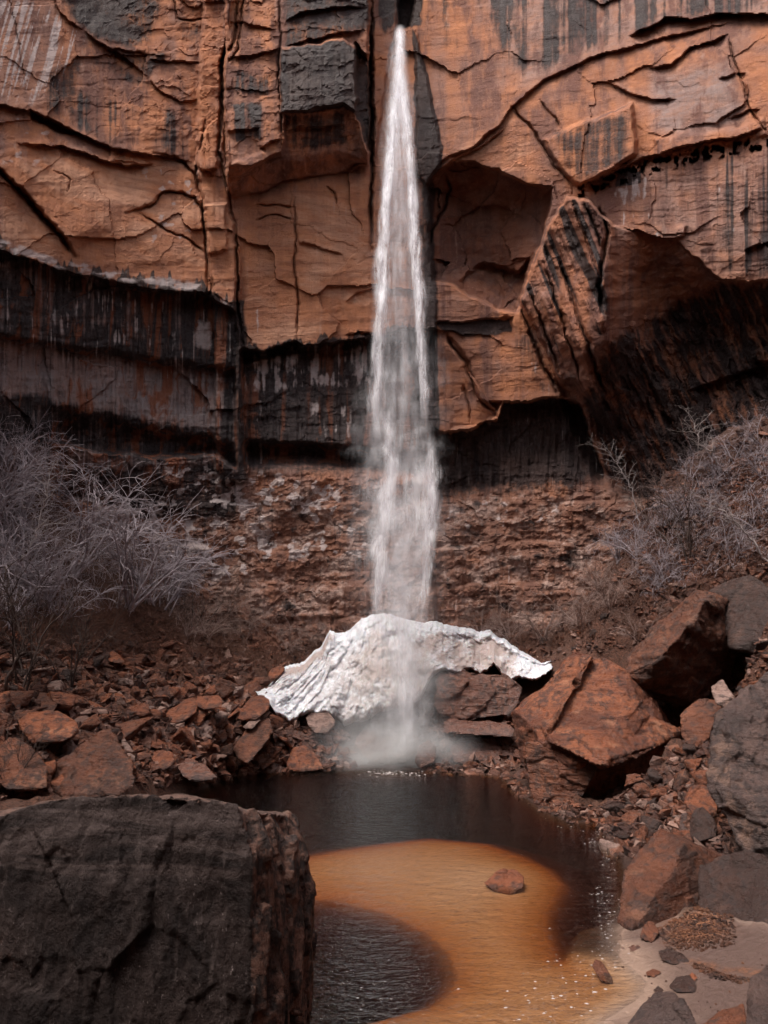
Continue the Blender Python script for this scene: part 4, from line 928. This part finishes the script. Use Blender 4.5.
Yd = 28.6-.7*cone-(2.0+.15*cone)*V**.85+.012*np.abs(U-378)*(U < 400)*0+.5*sst(430, 552, U)
ang = (U-378)/(20+60*V)
flute = fbm(ang*4.5, V*1.2, o=4, s=404)*sst(0, .3, cone)*(1-.6*sst(420, 450, U))
lump = fbm(U/14, PY/12, o=4, s=405); lump2 = cells(U/7, PY/6, 406)[0]
Yd = Yd-.30*flute*sst(.03, .3, V)-.12*lump-.02*lump2-.12*fbm(ang*6, V*3, o=3, s=412)*sst(.03, .3, V)*sst(.1, .6, cone)-.16*fbm(U/9, PY/7, o=4, s=413)*sst(400, 450, U)*(1-cone*.7)-.10*fbm(U/4, PY/5, o=4, s=411)-.35*sst(.0, .1, V)*(1-sst(.1, .3, V))*sst(420, 470, U)
Yd = Yd-1.3*(1-sst(258, 345, U))-1.2*sst(470, 545, U)
# round the rims over towards the back
rim = np.minimum(V, 1-V); Yd = Yd+.55*np.exp(-(rim/.035))+.5*np.exp(-np.minimum(U-256, 552-U)/3)
fr_ = P(PX, PY, Yd); bk = P(PX, PY, Yd+1.2+.4*cone)
nr, nc = U.shape; ff = grid_faces(nr, nc, True); fb = grid_faces(nr, nc)+nr*nc
ring = np.concatenate([np.arange(nc), np.arange(1, nr)*nc+nc-1, (nr-1)*nc+np.arange(nc-2, -1, -1), np.arange(nr-2, 0, -1)*nc])
rb = np.stack([ring, np.roll(ring, -1), np.roll(ring, -1)+nr*nc, ring+nr*nc], 1)
me = mesh_np('ice_apron', np.concatenate([fr_.reshape(-1, 3), bk.reshape(-1, 3)]), np.concatenate([ff, fb, rb]), True)
dirt = np.clip(.38+.6*fbm(U/18, PY/14, o=4, s=407)+.25*flute, 0, 1)*sst(.02, .25, V)
dirt = np.maximum(dirt, sst(380, 440, U)*(1-sst(500, 540, U))*np.clip(.7+.9*fbm(U/9, PY/9, o=4, s=408), 0, 1)*sst(.08, .3, V)*(1-.5*sst(.85, .98, V)))
dirt = np.maximum(dirt, (1-sst(5, 14, PY-tl-2))*sst(262, 290, U)*(1-sst(325, 345, U))*sst(1.5, 4, PY-tl)*.8)
wht = (1-sst(330, 370, U))*sst(.2, .6, V)
dirt = dirt*(1-.6*wht)
glaze = cone*sst(.1, .4, V)
dd = np.stack([dirt.ravel(), glaze.ravel(), wht.ravel()], 1); attr(me, 'dirt', np.concatenate([dd, dd]))
m = NT('dirty_ice')
at = m.n('ShaderNodeAttribute', attribute_name='dirt'); sp = m.n('ShaderNodeSeparateColor'); m.l(at.outputs[0], sp.inputs[0])
v = m.coord(); n1 = m.noise(v, 4, 8, .65); n2 = m.noise(v, 16, 6, .7)
c = m.mix(m.ramp(n1, .35, .65), (.72, .73, .77), (.50, .50, .54))
k = m.math('ADD', sp.outputs[0], m.math('MULTIPLY', m.math('SUBTRACT', n2, .5), 1.1))
c = m.mix(m.ramp(k, .22, .8, 0, .85), c, (.36, .265, .235))
c = m.mix(m.math('MULTIPLY', sp.outputs[1], m.ramp(n1, .4, .6, .25, .75)), c, (.38, .31, .29))
nb = m.bump(m.math('ADD', m.math('MULTIPLY', m.noise(m.coord(scale=(1, 1, .2)), 7, 5, .6), 1.2), n2), .05, .8); nb = m.bump(m.noise(v, 45, 4, .7), .012, .9, nb)
tag(add('ice_apron', me, m.done(m.bsdf(c, .5, nb, .4, Subsurface_Weight=.15, Subsurface_Scale=.08)),), 'frozen white and dirt stained ice mound under the waterfall', 'ice')
# ------------------------------------------------------------------ the waterfall: veils of falling water, one behind another
m = NT('falling_water')
uv = m.n('ShaderNodeUVMap', uv_map='flow'); mp = m.n('ShaderNodeMapping'); m.l(uv.outputs[0], mp.inputs[0]); oi = m.n('ShaderNodeObjectInfo')
cmb = m.n('ShaderNodeCombineXYZ'); m.l(m.math('MULTIPLY', oi.outputs['Random'], 37.0), cmb.inputs[0]); m.l(m.math('MULTIPLY', oi.outputs['Random'], 91.0), cmb.inputs[2]); m.l(cmb.outputs[0], mp.inputs['Location'])
def sc(vec, s):
    x = m.n('ShaderNodeMapping'); x.inputs['Scale'].default_value = s; m.l(vec, x.inputs[0]); return x.outputs[0]
a1 = m.noise(sc(mp.outputs[0], (3.6, .28, 1)), 1.0, 6, .6, .35)
a2 = m.noise(sc(mp.outputs[0], (16, .55, 1)), 1.0, 5, .65, .3)
a3 = m.noise(sc(mp.outputs[0], (2.6, .8, 1)), 1.0, 5, .6, .8)
at = m.n('ShaderNodeAttribute', attribute_name='veil'); sp = m.n('ShaderNodeSeparateColor'); m.l(at.outputs[0], sp.inputs[0])
s_ = m.math('ADD', m.math('MULTIPLY', a1, .9), m.math('ADD', m.math('MULTIPLY', a2, .35), m.math('MULTIPLY', a3, .9)))
al = m.ramp(s_, .93, 1.25, .0, 1.0)
al = m.math('ADD', m.math('MULTIPLY', al, m.math('SUBTRACT', 1.0, sp.outputs[2])), m.math('MULTIPLY', m.ramp(s_, .90, 1.38, .07, .62), sp.outputs[2]))
al = m.math('MULTIPLY', al, m.math('MULTIPLY', sp.outputs[0], sp.outputs[1]))
df = m.n('ShaderNodeBsdfDiffuse'); df.inputs[0].default_value = (.95, .94, .97, 1); tl_ = m.n('ShaderNodeBsdfTranslucent'); tl_.inputs[0].default_value = (.95, .94, .97, 1)
mw = m.n('ShaderNodeMixShader'); mw.inputs[0].default_value = .45; m.l(df.outputs[0], mw.inputs[1]); m.l(tl_.outputs[0], mw.inputs[2])
tr = m.n('ShaderNodeBsdfTransparent'); mx = m.n('ShaderNodeMixShader'); m.l(al, mx.inputs[0]); m.l(tr.outputs[0], mx.inputs[1]); m.l(mw.outputs[0], mx.inputs[2])
M_fall = m.done(mx.outputs[0])
fall = bpy.data.objects.new('waterfall', None); COL.objects.link(fall); fall.location = tuple(P(400, 770, 25.6))
tag(fall, 'tall white waterfall dropping from the notch in the cliff onto the ice', 'waterfall')
iv = Vector(fall.location)
def strand(path, width, dens, n, seed, soft=.0, Yt=30.6, Yb=25.0, spread=.5):
    """path: (picture x, picture y) down the middle; width: (picture y, half width); dens: (picture y, strength)"""
    pa = np.array(path, float); 
    yy = np.linspace(pa[0, 1], pa[-1, 1], 150)
    for k in range(n):
        r = random.Random(seed*31+k)
        cx = np.interp(yy, pa[:, 1], pa[:, 0]); hw = np.interp(yy, *zip(*width)); dn = np.interp(yy, *zip(*dens))
        ph = r.uniform(0, 100); off_ = r.uniform(-.22, .22); ws = r.uniform(.7, 1.05)
        cx = cx+hw*off_+hw*.35*vn(yy/38+ph, yy*0, s=seed)+.42*hw*vn(yy/21+ph, yy*0, s=seed+1)*sst(120, 500, yy)
        wv = hw*ws*(1+.38*vn(yy/24+ph, yy*0, s=seed+2)+.1*vn(yy/9+ph, yy*0, s=seed+3))
        uu = np.linspace(-1, 1, 13); U, V = np.meshgrid(uu, yy); CX = cx[:, None]; WW = wv[:, None]
        # leaves the lip at the rock, falls clear of the wall
        Yc = Yt+(Yb-Yt)*np.sqrt(np.clip((V-20)/750, 0, 1))**.8
        wm = WW*Yc/F; dpt = r.uniform(-spread, spread)
        Yc = Yc+dpt*wm*1.6+wm*.5*(U**2)*(1 if k % 2 else -1)+.12*vn(U*2+ph, V/20, s=seed+5)
        co = P(CX+WW*U, V, Yc)-np.array(iv)
        me = mesh_np('water_veil', co.reshape(-1, 3), grid_faces(len(yy), 13), True)
        ed = (1-np.abs(U)**2)**1.8
        ends = sst(0, 12 if pa[0, 1] < 60 else 60, V-pa[0, 1])*sst(0, 50, pa[-1, 1]-V)
        attr(me, 'veil', np.stack([np.clip(ed, 0, 1).ravel(), np.clip(dn[:, None]*ends, 0, 1).ravel(), np.full(U.size, soft)], 1))
        ul = me.uv_layers.new(name='flow'); li = np.empty(len(me.loops), np.int32); me.loops.foreach_get('vertex_index', li)
        uvs = np.stack([(co[..., 0]).ravel(), co[..., 2].ravel()], 1)[li]; ul.data.foreach_set('uv', uvs.astype(np.float32).ravel())
        add('water_veil', me, M_fall, fall)
strand([(400,24),(399,60),(398,100),(397,200),(398,260),(400,350),(401,450),(401,520),(400,620),(403,700),(398,768)], [(24,5),(60,10),(100,14),(200,21),(256,25),(350,33),(450,40),(520,41),(600,38),(700,34),(768,52)], [(24,.6),(100,.5),(200,.3),(300,.22),(450,.3),(600,.3),(700,.3),(768,.35)], 7, 2, .75)
strand([(400,24),(399,80),(398,150)], [(24,4),(60,7),(100,9),(150,12)], [(24,1),(90,.9),(150,.2)], 4, 3, .9)
strand([(399,60),(395,110),(389,170),(385,230),(382,290),(379,350),(376,410),(380,460)], [(60,5),(120,6),(200,7),(300,8),(380,7),(460,5)], [(60,1),(200,1),(290,1),(360,.85),(460,.1)], 6, 4, .35)
strand([(401,60),(406,120),(411,180),(414,240),(418,290),(421,340),(424,390),(425,440)], [(60,4),(120,5),(220,6),(320,6),(440,4)], [(60,.9),(250,1),(340,1),(440,.2)], 6, 5, .35)
strand([(371,360),(370,400),(374,440)], [(360,5),(400,7),(440,6)], [(360,.3),(400,.8),(440,.2)], 2, 6, .3)
strand([(388,380),(390,430),(394,470),(388,510),(381,550),(378,600),(380,640)], [(380,6),(470,9),(520,13),(600,8),(640,6)], [(380,.2),(450,.7),(520,.85),(590,.75),(640,.1)], 5, 7, .35)
strand([(424,420),(431,450),(432,480),(428,520),(426,570),(420,610),(414,650)], [(420,5),(480,9),(540,9),(600,7),(650,6)], [(420,.2),(460,.85),(560,.7),(650,.15)], 5, 8, .35)
strand([(402,480),(402,540),(400,600),(406,660),(408,720),(409,745)], [(480,22),(560,24),(640,15),(745,7)], [(480,.3),(560,.4),(650,.5),(700,.7),(745,.8)], 5, 9, .85)
strand([(392,440),(384,490),(379,540),(386,600)], [(440,8),(490,14),(540,15),(600,10)], [(440,.2),(500,.6),(600,.2)], 3, 14, .25)
strand([(414,430),(424,480),(420,530),(404,590)], [(430,8),(480,14),(540,16),(590,12)], [(430,.2),(490,.6),(590,.2)], 3, 15, .25)
# where the water runs down over the wet rocks
strand([(410,700),(409,730),(404,752),(392,770)], [(700,5),(735,8),(755,16),(770,28)], [(700,.5),(735,.7),(755,.75),(770,.6)], 4, 10, .7, Yb=24.9)

strand([(398,735),(385,750),(372,768)], [(735,4),(750,9),(768,14)], [(735,.8),(768,1)], 5, 11, .8, Yb=24.9)
strand([(415,738),(424,752),(428,768)], [(738,3),(752,6),(768,9)], [(738,.8),(768,1)], 5, 12, .8, Yb=24.7)
strand([(436,728),(438,740),(441,756)], [(728,1.5),(756,3)], [(728,.8),(756,.8)], 2, 13, .6, Yb=24.6)
# ------------------------------------------------------------------ froth flecks carried by the eddy, also standing in for sparkle glints
A = np.random.RandomState(77); fv, ff_ = [], []; k_ = 0
for pts, n_, wd, r0, r1 in [([(588,838),(603,850),(611,870),(603,892),(608,910),(606,925),(612,945)], 190, .2, .004, .016), ([(612,945),(600,962),(575,985),(545,1005),(500,1022)], 90, .5, .004, .02), ([(585,935),(560,985),(520,1015)], 60, .7, .004, .018), ([(560,825),(600,832),(606,850)], 50, .3, .004, .016), ([(340,985),(370,1000),(420,975)], 50, .5, .005, .013), ([(370,773),(420,774)], 120, .5, .01, .04)]:
    w_ = np.array([P0(a, b) for a, b in pts])
    for q in range(n_):
        t = A.rand()*(len(w_)-1); i = int(t); p = w_[i]+(w_[i+1]-w_[i])*(t-i)+A.normal(0, wd*.5, 2)
        r = r0+(r1-r0)*A.rand()**3; m_ = 6; a_ = np.arange(m_)*2*math.pi/m_+A.rand(); rr_ = r*A.uniform(.5, 1.2, m_)
        z_ = .004
        fv += [(p[0]+rr_[j]*math.cos(a_[j])*1.5, p[1]+rr_[j]*math.sin(a_[j]), z_) for j in range(m_)]+[(p[0], p[1], z_+r*.5)]
        ff_ += [(k_+j, k_+(j+1) % m_, k_+m_) for j in range(m_)]; k_ += m_+1
m = NT('foam_glints'); tag(add('foam_glints', mesh_np('foam_glints', fv, ff_, True), m.done(m.bsdf((.36, .31, .30), .5, None, .5))), 'white froth flecks and modelled glints along the right edge of the pool', 'foam_glints', kind='stuff')
# ------------------------------------------------------------------ spray
def mist(name, c, r, dens, label):
    bm = bmesh.new(); bmesh.ops.create_icosphere(bm, subdivisions=3, radius=1)
    me = bpy.data.meshes.new(name); bm.to_mesh(me); bm.free()
    o = add(name, me, loc=c); o.scale = r
    m = NT(name); v = m.coord(); g = m.n('ShaderNodeTexGradient', gradient_type='SPHERICAL'); m.l(v, g.inputs[0])
    n = m.noise(v, 2.0, 2, .5)
    d = m.math('MULTIPLY', m.ramp(g.outputs['Fac'], 0, .9), m.ramp(n, .35, .65, .15, 1.6))
    pv = m.n('ShaderNodeVolumeScatter'); pv.inputs['Color'].default_value = (.96, .95, .98, 1); m.l(m.math('MULTIPLY', d, dens), pv.inputs['Density'])
    m.l(pv.outputs[0], m.out.inputs['Volume']); me.materials.append(m.m)
    return tag(o, label, 'mist', kind='stuff')
mist('spray', tuple(P(390, 752, 25.4)), (3.3, 1.4, 1.5), 1.15, 'white spray where the fall strikes the pool edge')
mist('spray', tuple(P(392, 690, 26.2)), (2.6, 1.6, 2.6), .36, 'thin spray drifting before the ice mound')
mist('spray', tuple(P(400, 560, 27.6)), (2.3, 1.6, 5.5), .05, 'faint veil of droplets around the lower fall')
# ------------------------------------------------------------------ leafless brush
def tubes(paths, radii, sides=3):
    V_, F_ = [], []; o_ = 0
    for p, r in zip(paths, radii):
        p = np.array(p); n = len(p); t = np.gradient(p, axis=0); t /= np.linalg.norm(t, axis=1, keepdims=True)+1e-9
        a = np.cross(t, [0.3, .9, .2]); a /= np.linalg.norm(a, axis=1, keepdims=True)+1e-9; b = np.cross(t, a)
        ang = np.arange(sides)*2*math.pi/sides; r_ = np.linspace(r[0], r[1], n)
        ring = p[:, None]+r_[:, None, None]*(np.cos(ang)[None, :, None]*a[:, None]+np.sin(ang)[None, :, None]*b[:, None])
        V_.append(ring.reshape(-1, 3))
        i = np.arange(n-1)[:, None]*sides; j = np.arange(sides)[None]; j2 = (j+1) % sides
        F_.append(np.stack([(i+j).ravel(), (i+j2).ravel(), (i+sides+j2).ravel(), (i+sides+j).ravel()], 1)+o_); o_ += n*sides
    return np.concatenate(V_), np.concatenate(F_)
def grow(r, p0, d0, L, n, droop, wob):
    p = np.array(p0, float); d = np.array(d0, float); out = [p.copy()]
    for i in range(n):
        d = d+np.array([r.gauss(0, wob), r.gauss(0, wob), r.gauss(0, wob)-droop]); d /= np.linalg.norm(d)
        p = p+d*L/n; out.append(p.copy())
    return np.array(out)
def shrub_meshes(seed, h=1.0, stems=6, spread=.6, droop=.03, twigs=14, sub=5, tr=.012):
    r = random.Random(seed); S, SR_, T, TR = [], [], [], []
    for i in range(stems):
        a = r.uniform(0, 6.28); d = (math.cos(a)*spread*r.uniform(.3, 1), math.sin(a)*spread*r.uniform(.3, 1), 1)
        st = grow(r, (r.gauss(0, .04), r.gauss(0, .04), -.08), d, h*r.uniform(.7, 1.05), 9, droop, .13)
        S.append(st); SR_.append((tr*1.5*r.uniform(.7, 1.3), tr*.35))
        for k in range(twigs):
            q = r.randint(2, 9); dd = st[min(q, 9)]-st[q-1]; dd /= np.linalg.norm(dd)+1e-9
            dd = dd+np.array([r.gauss(0, .55), r.gauss(0, .55), r.gauss(0, .3)])
            tw = grow(r, st[q], dd/np.linalg.norm(dd), h*r.uniform(.2, .5), 6, droop*1.8, .17); T.append(tw); TR.append((tr*.42, tr*.16))
            for w_ in range(sub):
                qq = r.randint(1, 6); d3 = (tw[min(qq, 6)]-tw[qq-1]); d3 = d3/(np.linalg.norm(d3)+1e-9)+np.array([r.gauss(0, .6), r.gauss(0, .6), r.gauss(0, .4)])
                T.append(grow(r, tw[qq], d3/np.linalg.norm(d3), h*r.uniform(.08, .24), 4, droop*2, .2)); TR.append((tr*.25, tr*.12))
    a = mesh_np('stem', *tubes(S, SR_, 4), True); b = mesh_np('twigs', *tubes(T, TR, 3), True)
    return a, b
def bark(name, a, b):
    m = NT(name); v = m.coord(); n = m.noise(v, 3, 5, .6); oi = m.n('ShaderNodeObjectInfo')
    c = m.mix(m.ramp(n, .35, .65), a, b); c = m.mix(m.math('MULTIPLY', oi.outputs['Random'], .35), c, a)
    return m.done(m.bsdf(c, .85, None, .2))
K_grey = bark('grey_twigs', (.23, .19, .205), (.42, .36, .385)); K_dark = bark('dark_twigs', (.045, .03, .027), (.10, .07, .06)); K_tan = bark('tan_twigs', (.19, .12, .10), (.28, .20, .18)); K_pale = bark('pale_bark', (.30, .25, .24), (.40, .34, .33))
SH = {}
for nm, mt, kw in (('grey', K_grey, dict(stems=8, spread=.7, droop=.05, twigs=10, sub=4)), ('dark', K_dark, dict(stems=5, spread=.6, droop=.0, twigs=9, sub=4)), ('tan', K_tan, dict(stems=8, spread=.75, droop=.05, twigs=12, sub=5))):
    SH[nm] = []
    for k in range(4):
        a, b = shrub_meshes(hash_ := 40+k*7+len(nm)*100, tr=.011, **kw); a.materials.append(mt); b.materials.append(mt); SH[nm].append((a, b))
def shrub(px, py, hpx, kind, label, group=None, flat=1.0, lean=0):
    h = hit(px, py)
    if h is None: print('no hit', px, py); return
    s = hpx*(h-Vector((0, 0, CZ))).length/F
    root = bpy.data.objects.new('bare_shrub' if kind != 'dark' else 'bare_sapling', None); COL.objects.link(root)
    root.location = h+Vector((0, .1, -.03)); root.rotation_euler = (rnd.uniform(-.1, .1), lean, rnd.uniform(0, 6.28) if not lean else rnd.choice((0, .2)))
    root.scale = (s*flat, s*flat, s)
    a, b = SH[kind][rnd.randrange(4)]
    add('stem', a, None, root); add('twigs', b, None, root)
    tag(root, label, 'shrub' if kind != 'dark' else 'sapling', group)
G1 = 'grey shrubs crowding the left slope'
zone = [(-10,500,75),(20,520,85),(10,560,90),(70,570,95),(40,600,80),(-15,610,90),(125,605,100),(150,600,90),(170,590,60),(150,545,60),(25,480,60),(60,500,60),(90,520,60),(-15,520,80),(5,470,50),(110,530,40),(160,612,70),(10,590,90),(60,620,60),(0,640,60)]
for px, py, hh in zone: shrub(px, py, hh, 'grey', 'leafless grey shrub in the thicket crowding the left slope', G1, 1.0)
for px, py, hh in [(205,640,50),(240,640,45),(290,655,40),(315,650,35),(345,645,30),(270,640,38),(225,620,50),(185,640,40)]:
    shrub(px, py, hh, 'tan', 'dry tan shrub along the wall foot left of the ice', 'dry shrubs left of the ice')
for px, py, hh in [(690,482,34),(735,460,34),(765,445,36),(715,505,36),(640,560,50),(665,575,45),(735,560,55),(760,530,50),(680,515,34),(655,600,36),(620,560,36),(715,480,30),(750,470,30),(700,520,34),(735,520,36),(665,530,30),(768,480,34)]:
    shrub(px, py, hh, 'grey', 'leafless grey shrub on the steep right slope', 'grey shrubs on the right slope')
for px, py, hh in [(480,635,35),(510,640,40),(545,640,45),(580,630,50),(610,610,45),(600,590,40),(560,600,40),(530,610,35),(640,640,40),(460,625,30),(570,570,30),(620,500,26),(660,490,24)]:
    shrub(px, py, hh, 'tan', 'dry tan shrub above the right wing of the ice', 'dry shrubs above the right ice')
for px, py, hh, lb in [(22,690,120,'dark leafless sapling at the left edge among the talus'),(12,792,62,'small black sapling behind the left end of the foreground boulder'),(68,690,70,'thin dark sapling right of the one at the left edge'),(78,660,60,'short dark sapling under the grey thicket'),(195,628,45,'dark forked sapling standing alone against the pale wall'),(690,560,85,'dark thin sapling high on the right slope'),(574,600,60,'dark thin sapling above the tip of the right ice')]:
    shrub(px, py, hh, 'dark', lb, None, .8)
def pole(px0, py0, pts, r0, mat, label, name='bare_tree', cat='tree'):
    h = hit(px0, py0); Y = h.y; root = bpy.data.objects.new(name, None); COL.objects.link(root); root.location = h; r = random.Random(int(px0*7+py0))
    path = np.array([P(a, b, Y-dy) for a, b, dy in pts])-np.array(h); path[0] = (0, 0, -.1)
    t = np.linspace(0, 1, len(path)); tt = np.linspace(0, 1, 24); pa = np.stack([np.interp(tt, t, path[:, i]) for i in range(3)], 1); pa += .03*np.array([[r.gauss(0, 1) for _ in range(3)] for _ in range(24)])
    add('trunk', mesh_np('trunk', *tubes([pa], [(r0, r0*.3)], 6), True), mat, root)
    T, TR = [], []
    for k in range(34):
        q = r.randint(7, 23); L = r.uniform(.3, 1.1); d = pa[q]-pa[q-1]; d = d/np.linalg.norm(d)+np.array([r.gauss(0, .6), r.gauss(0, .5), r.gauss(0, .4)])
        b_ = grow(r, pa[q], d/np.linalg.norm(d), L, 6, .02, .15); T.append(b_); TR.append((r0*.28, .003))
        for w_ in range(4):
            z = r.randint(1, 6); T.append(grow(r, b_[z], np.array([r.gauss(0, 1), r.gauss(0, 1), r.gauss(.4, .7)])/1.4, L*.35, 4, .0, .2)); TR.append((r0*.12, .002))
    add('branches', mesh_np('branches', *tubes(T, TR, 3), True), mat, root)
    tag(root, label, cat)
pole(14, 576, [(14,576,0),(24,560,.2),(34,540,.3),(40,518,.3),(48,495,.4),(52,470,.4)], .035, K_pale, 'pale leaning trunk in front of the grey thicket')
pole(2, 700, [(2,700,0),(10,672,.2),(24,650,.2),(16,620,.2),(8,590,.3),(4,565,.3)], .05, K_dark, 'crooked dark trunk at the left edge above the talus')
pole(105, 520, [(105,520,0),(103,490,.1),(101,470,.2),(103,440,.2)], .035, K_dark, 'dark upright trunk rising above the grey thicket')
pole(640, 505, [(640,505,0),(632,490,.1),(622,470,.2),(606,450,.2)], .025, K_pale, 'pale thin leaning tree before the black overhang')
pole(722, 470, [(722,470,0),(712,452,.1),(700,445,.2),(694,425,.2)], .03, K_pale, 'pale bare tree at the rim of the right slope')
pole(768, 560, [(768,560,0),(752,540,.1),(735,520,.2),(700,500,.4)], .04, K_pale, 'bleached fallen branch tree leaning left at the right edge')
# dense dead undergrowth, nobody could count it
def under(poly, n, hmin, hmax, mat, label, seed):
    A = np.random.RandomState(seed); xs_ = [p[0] for p in poly]; ys_ = [p[1] for p in poly]
    PX = A.uniform(min(xs_), max(xs_), n*3); PY = A.uniform(min(ys_), max(ys_), n*3); ok = sdist(PX, PY, poly) > 0; T, TR = [], []; r = random.Random(seed)
    for px, py in list(zip(PX[ok], PY[ok]))[:n]:
        h = hit(px, py)
        if h is None: continue
        L = A.uniform(hmin, hmax)
        for k in range(6):
            d = np.array([r.gauss(0, .6), r.gauss(0, .5), 1]); T.append(grow(r, np.array(h)+[r.gauss(0, .12), r.gauss(0, .12), -.03], d/np.linalg.norm(d), L*r.uniform(.5, 1), 4, .06, .25)); TR.append((.006, .002))
    tag(add('undergrowth', mesh_np('undergrowth', *tubes(T, TR, 3)), mat), label, 'undergrowth', kind='stuff')
K_rust = bark('rusty_twigs', (.10, .045, .03), (.17, .085, .06))
under([(-30,600),(120,610),(200,600),(370,610),(340,650),(280,665),(250,690),(120,660),(-30,650)], 1500, .25, .8, K_rust, 'rusty dead undergrowth along the foot of the left wall', 5)
under([(440,620),(540,540),(620,520),(768,460),(768,600),(640,640),(600,650),(540,655)], 1600, .2, .7, K_rust, 'rusty dead undergrowth covering the right slope', 6)
under([(-30,470),(60,470),(130,530),(180,570),(185,610),(-30,620)], 450, .4, 1.1, K_grey, 'fine grey dead brush filling the left thicket', 7)
under([(640,520),(700,480),(768,440),(768,560),(680,590),(630,580)], 500, .25, .7, K_grey, 'fine grey dead brush between the right shrubs', 8)
# ------------------------------------------------------------------ daylight
SE, SR = math.radians(64), math.radians(232)
w = bpy.data.worlds.new('World'); scene.world = w; w.use_nodes = True
nt = w.node_tree; bg = nt.nodes['Background']
sky = nt.nodes.new('ShaderNodeTexSky'); sky.sky_type = 'NISHITA'; sky.sun_disc = False; sky.sun_elevation = SE; sky.sun_rotation = SR
sky.dust_density = 4; sky.air_density = 1.2
hs = nt.nodes.new('ShaderNodeHueSaturation'); hs.inputs['Saturation'].default_value = .35
nt.links.new(sky.outputs[0], hs.inputs['Color']); nt.links.new(hs.outputs[0], bg.inputs[0]); bg.inputs[1].default_value = .11
sl = bpy.data.lights.new('sun', 'SUN'); sl.energy = 2.0; sl.angle = math.radians(32); sl.color = (1, .93, .85)
so = add('sun', sl)
sd_ = Vector((math.sin(SR)*math.cos(SE), math.cos(SR)*math.cos(SE), math.sin(SE)))
so.rotation_euler = sd_.to_track_quat('Z', 'Y').to_euler(); so.location = (0, -10, 60)
scene.render.engine = 'CYCLES'
cy = scene.cycles
cy.max_bounces = 6; cy.diffuse_bounces = 3; cy.transparent_max_bounces = 48; cy.volume_bounces = 1; cy.volume_step_rate = 2
cy.use_adaptive_sampling = True; cy.adaptive_threshold = .025
cy.use_denoising = True; cy.caustics_reflective = False; cy.caustics_refractive = False; cy.sample_clamp_indirect = 4
vs = scene.view_settings; scene.display_settings.display_device = 'sRGB'
vs.view_transform = 'Standard'; vs.look = 'None'; vs.gamma = 1; vs.exposure = 1.2; vs.use_curve_mapping = False
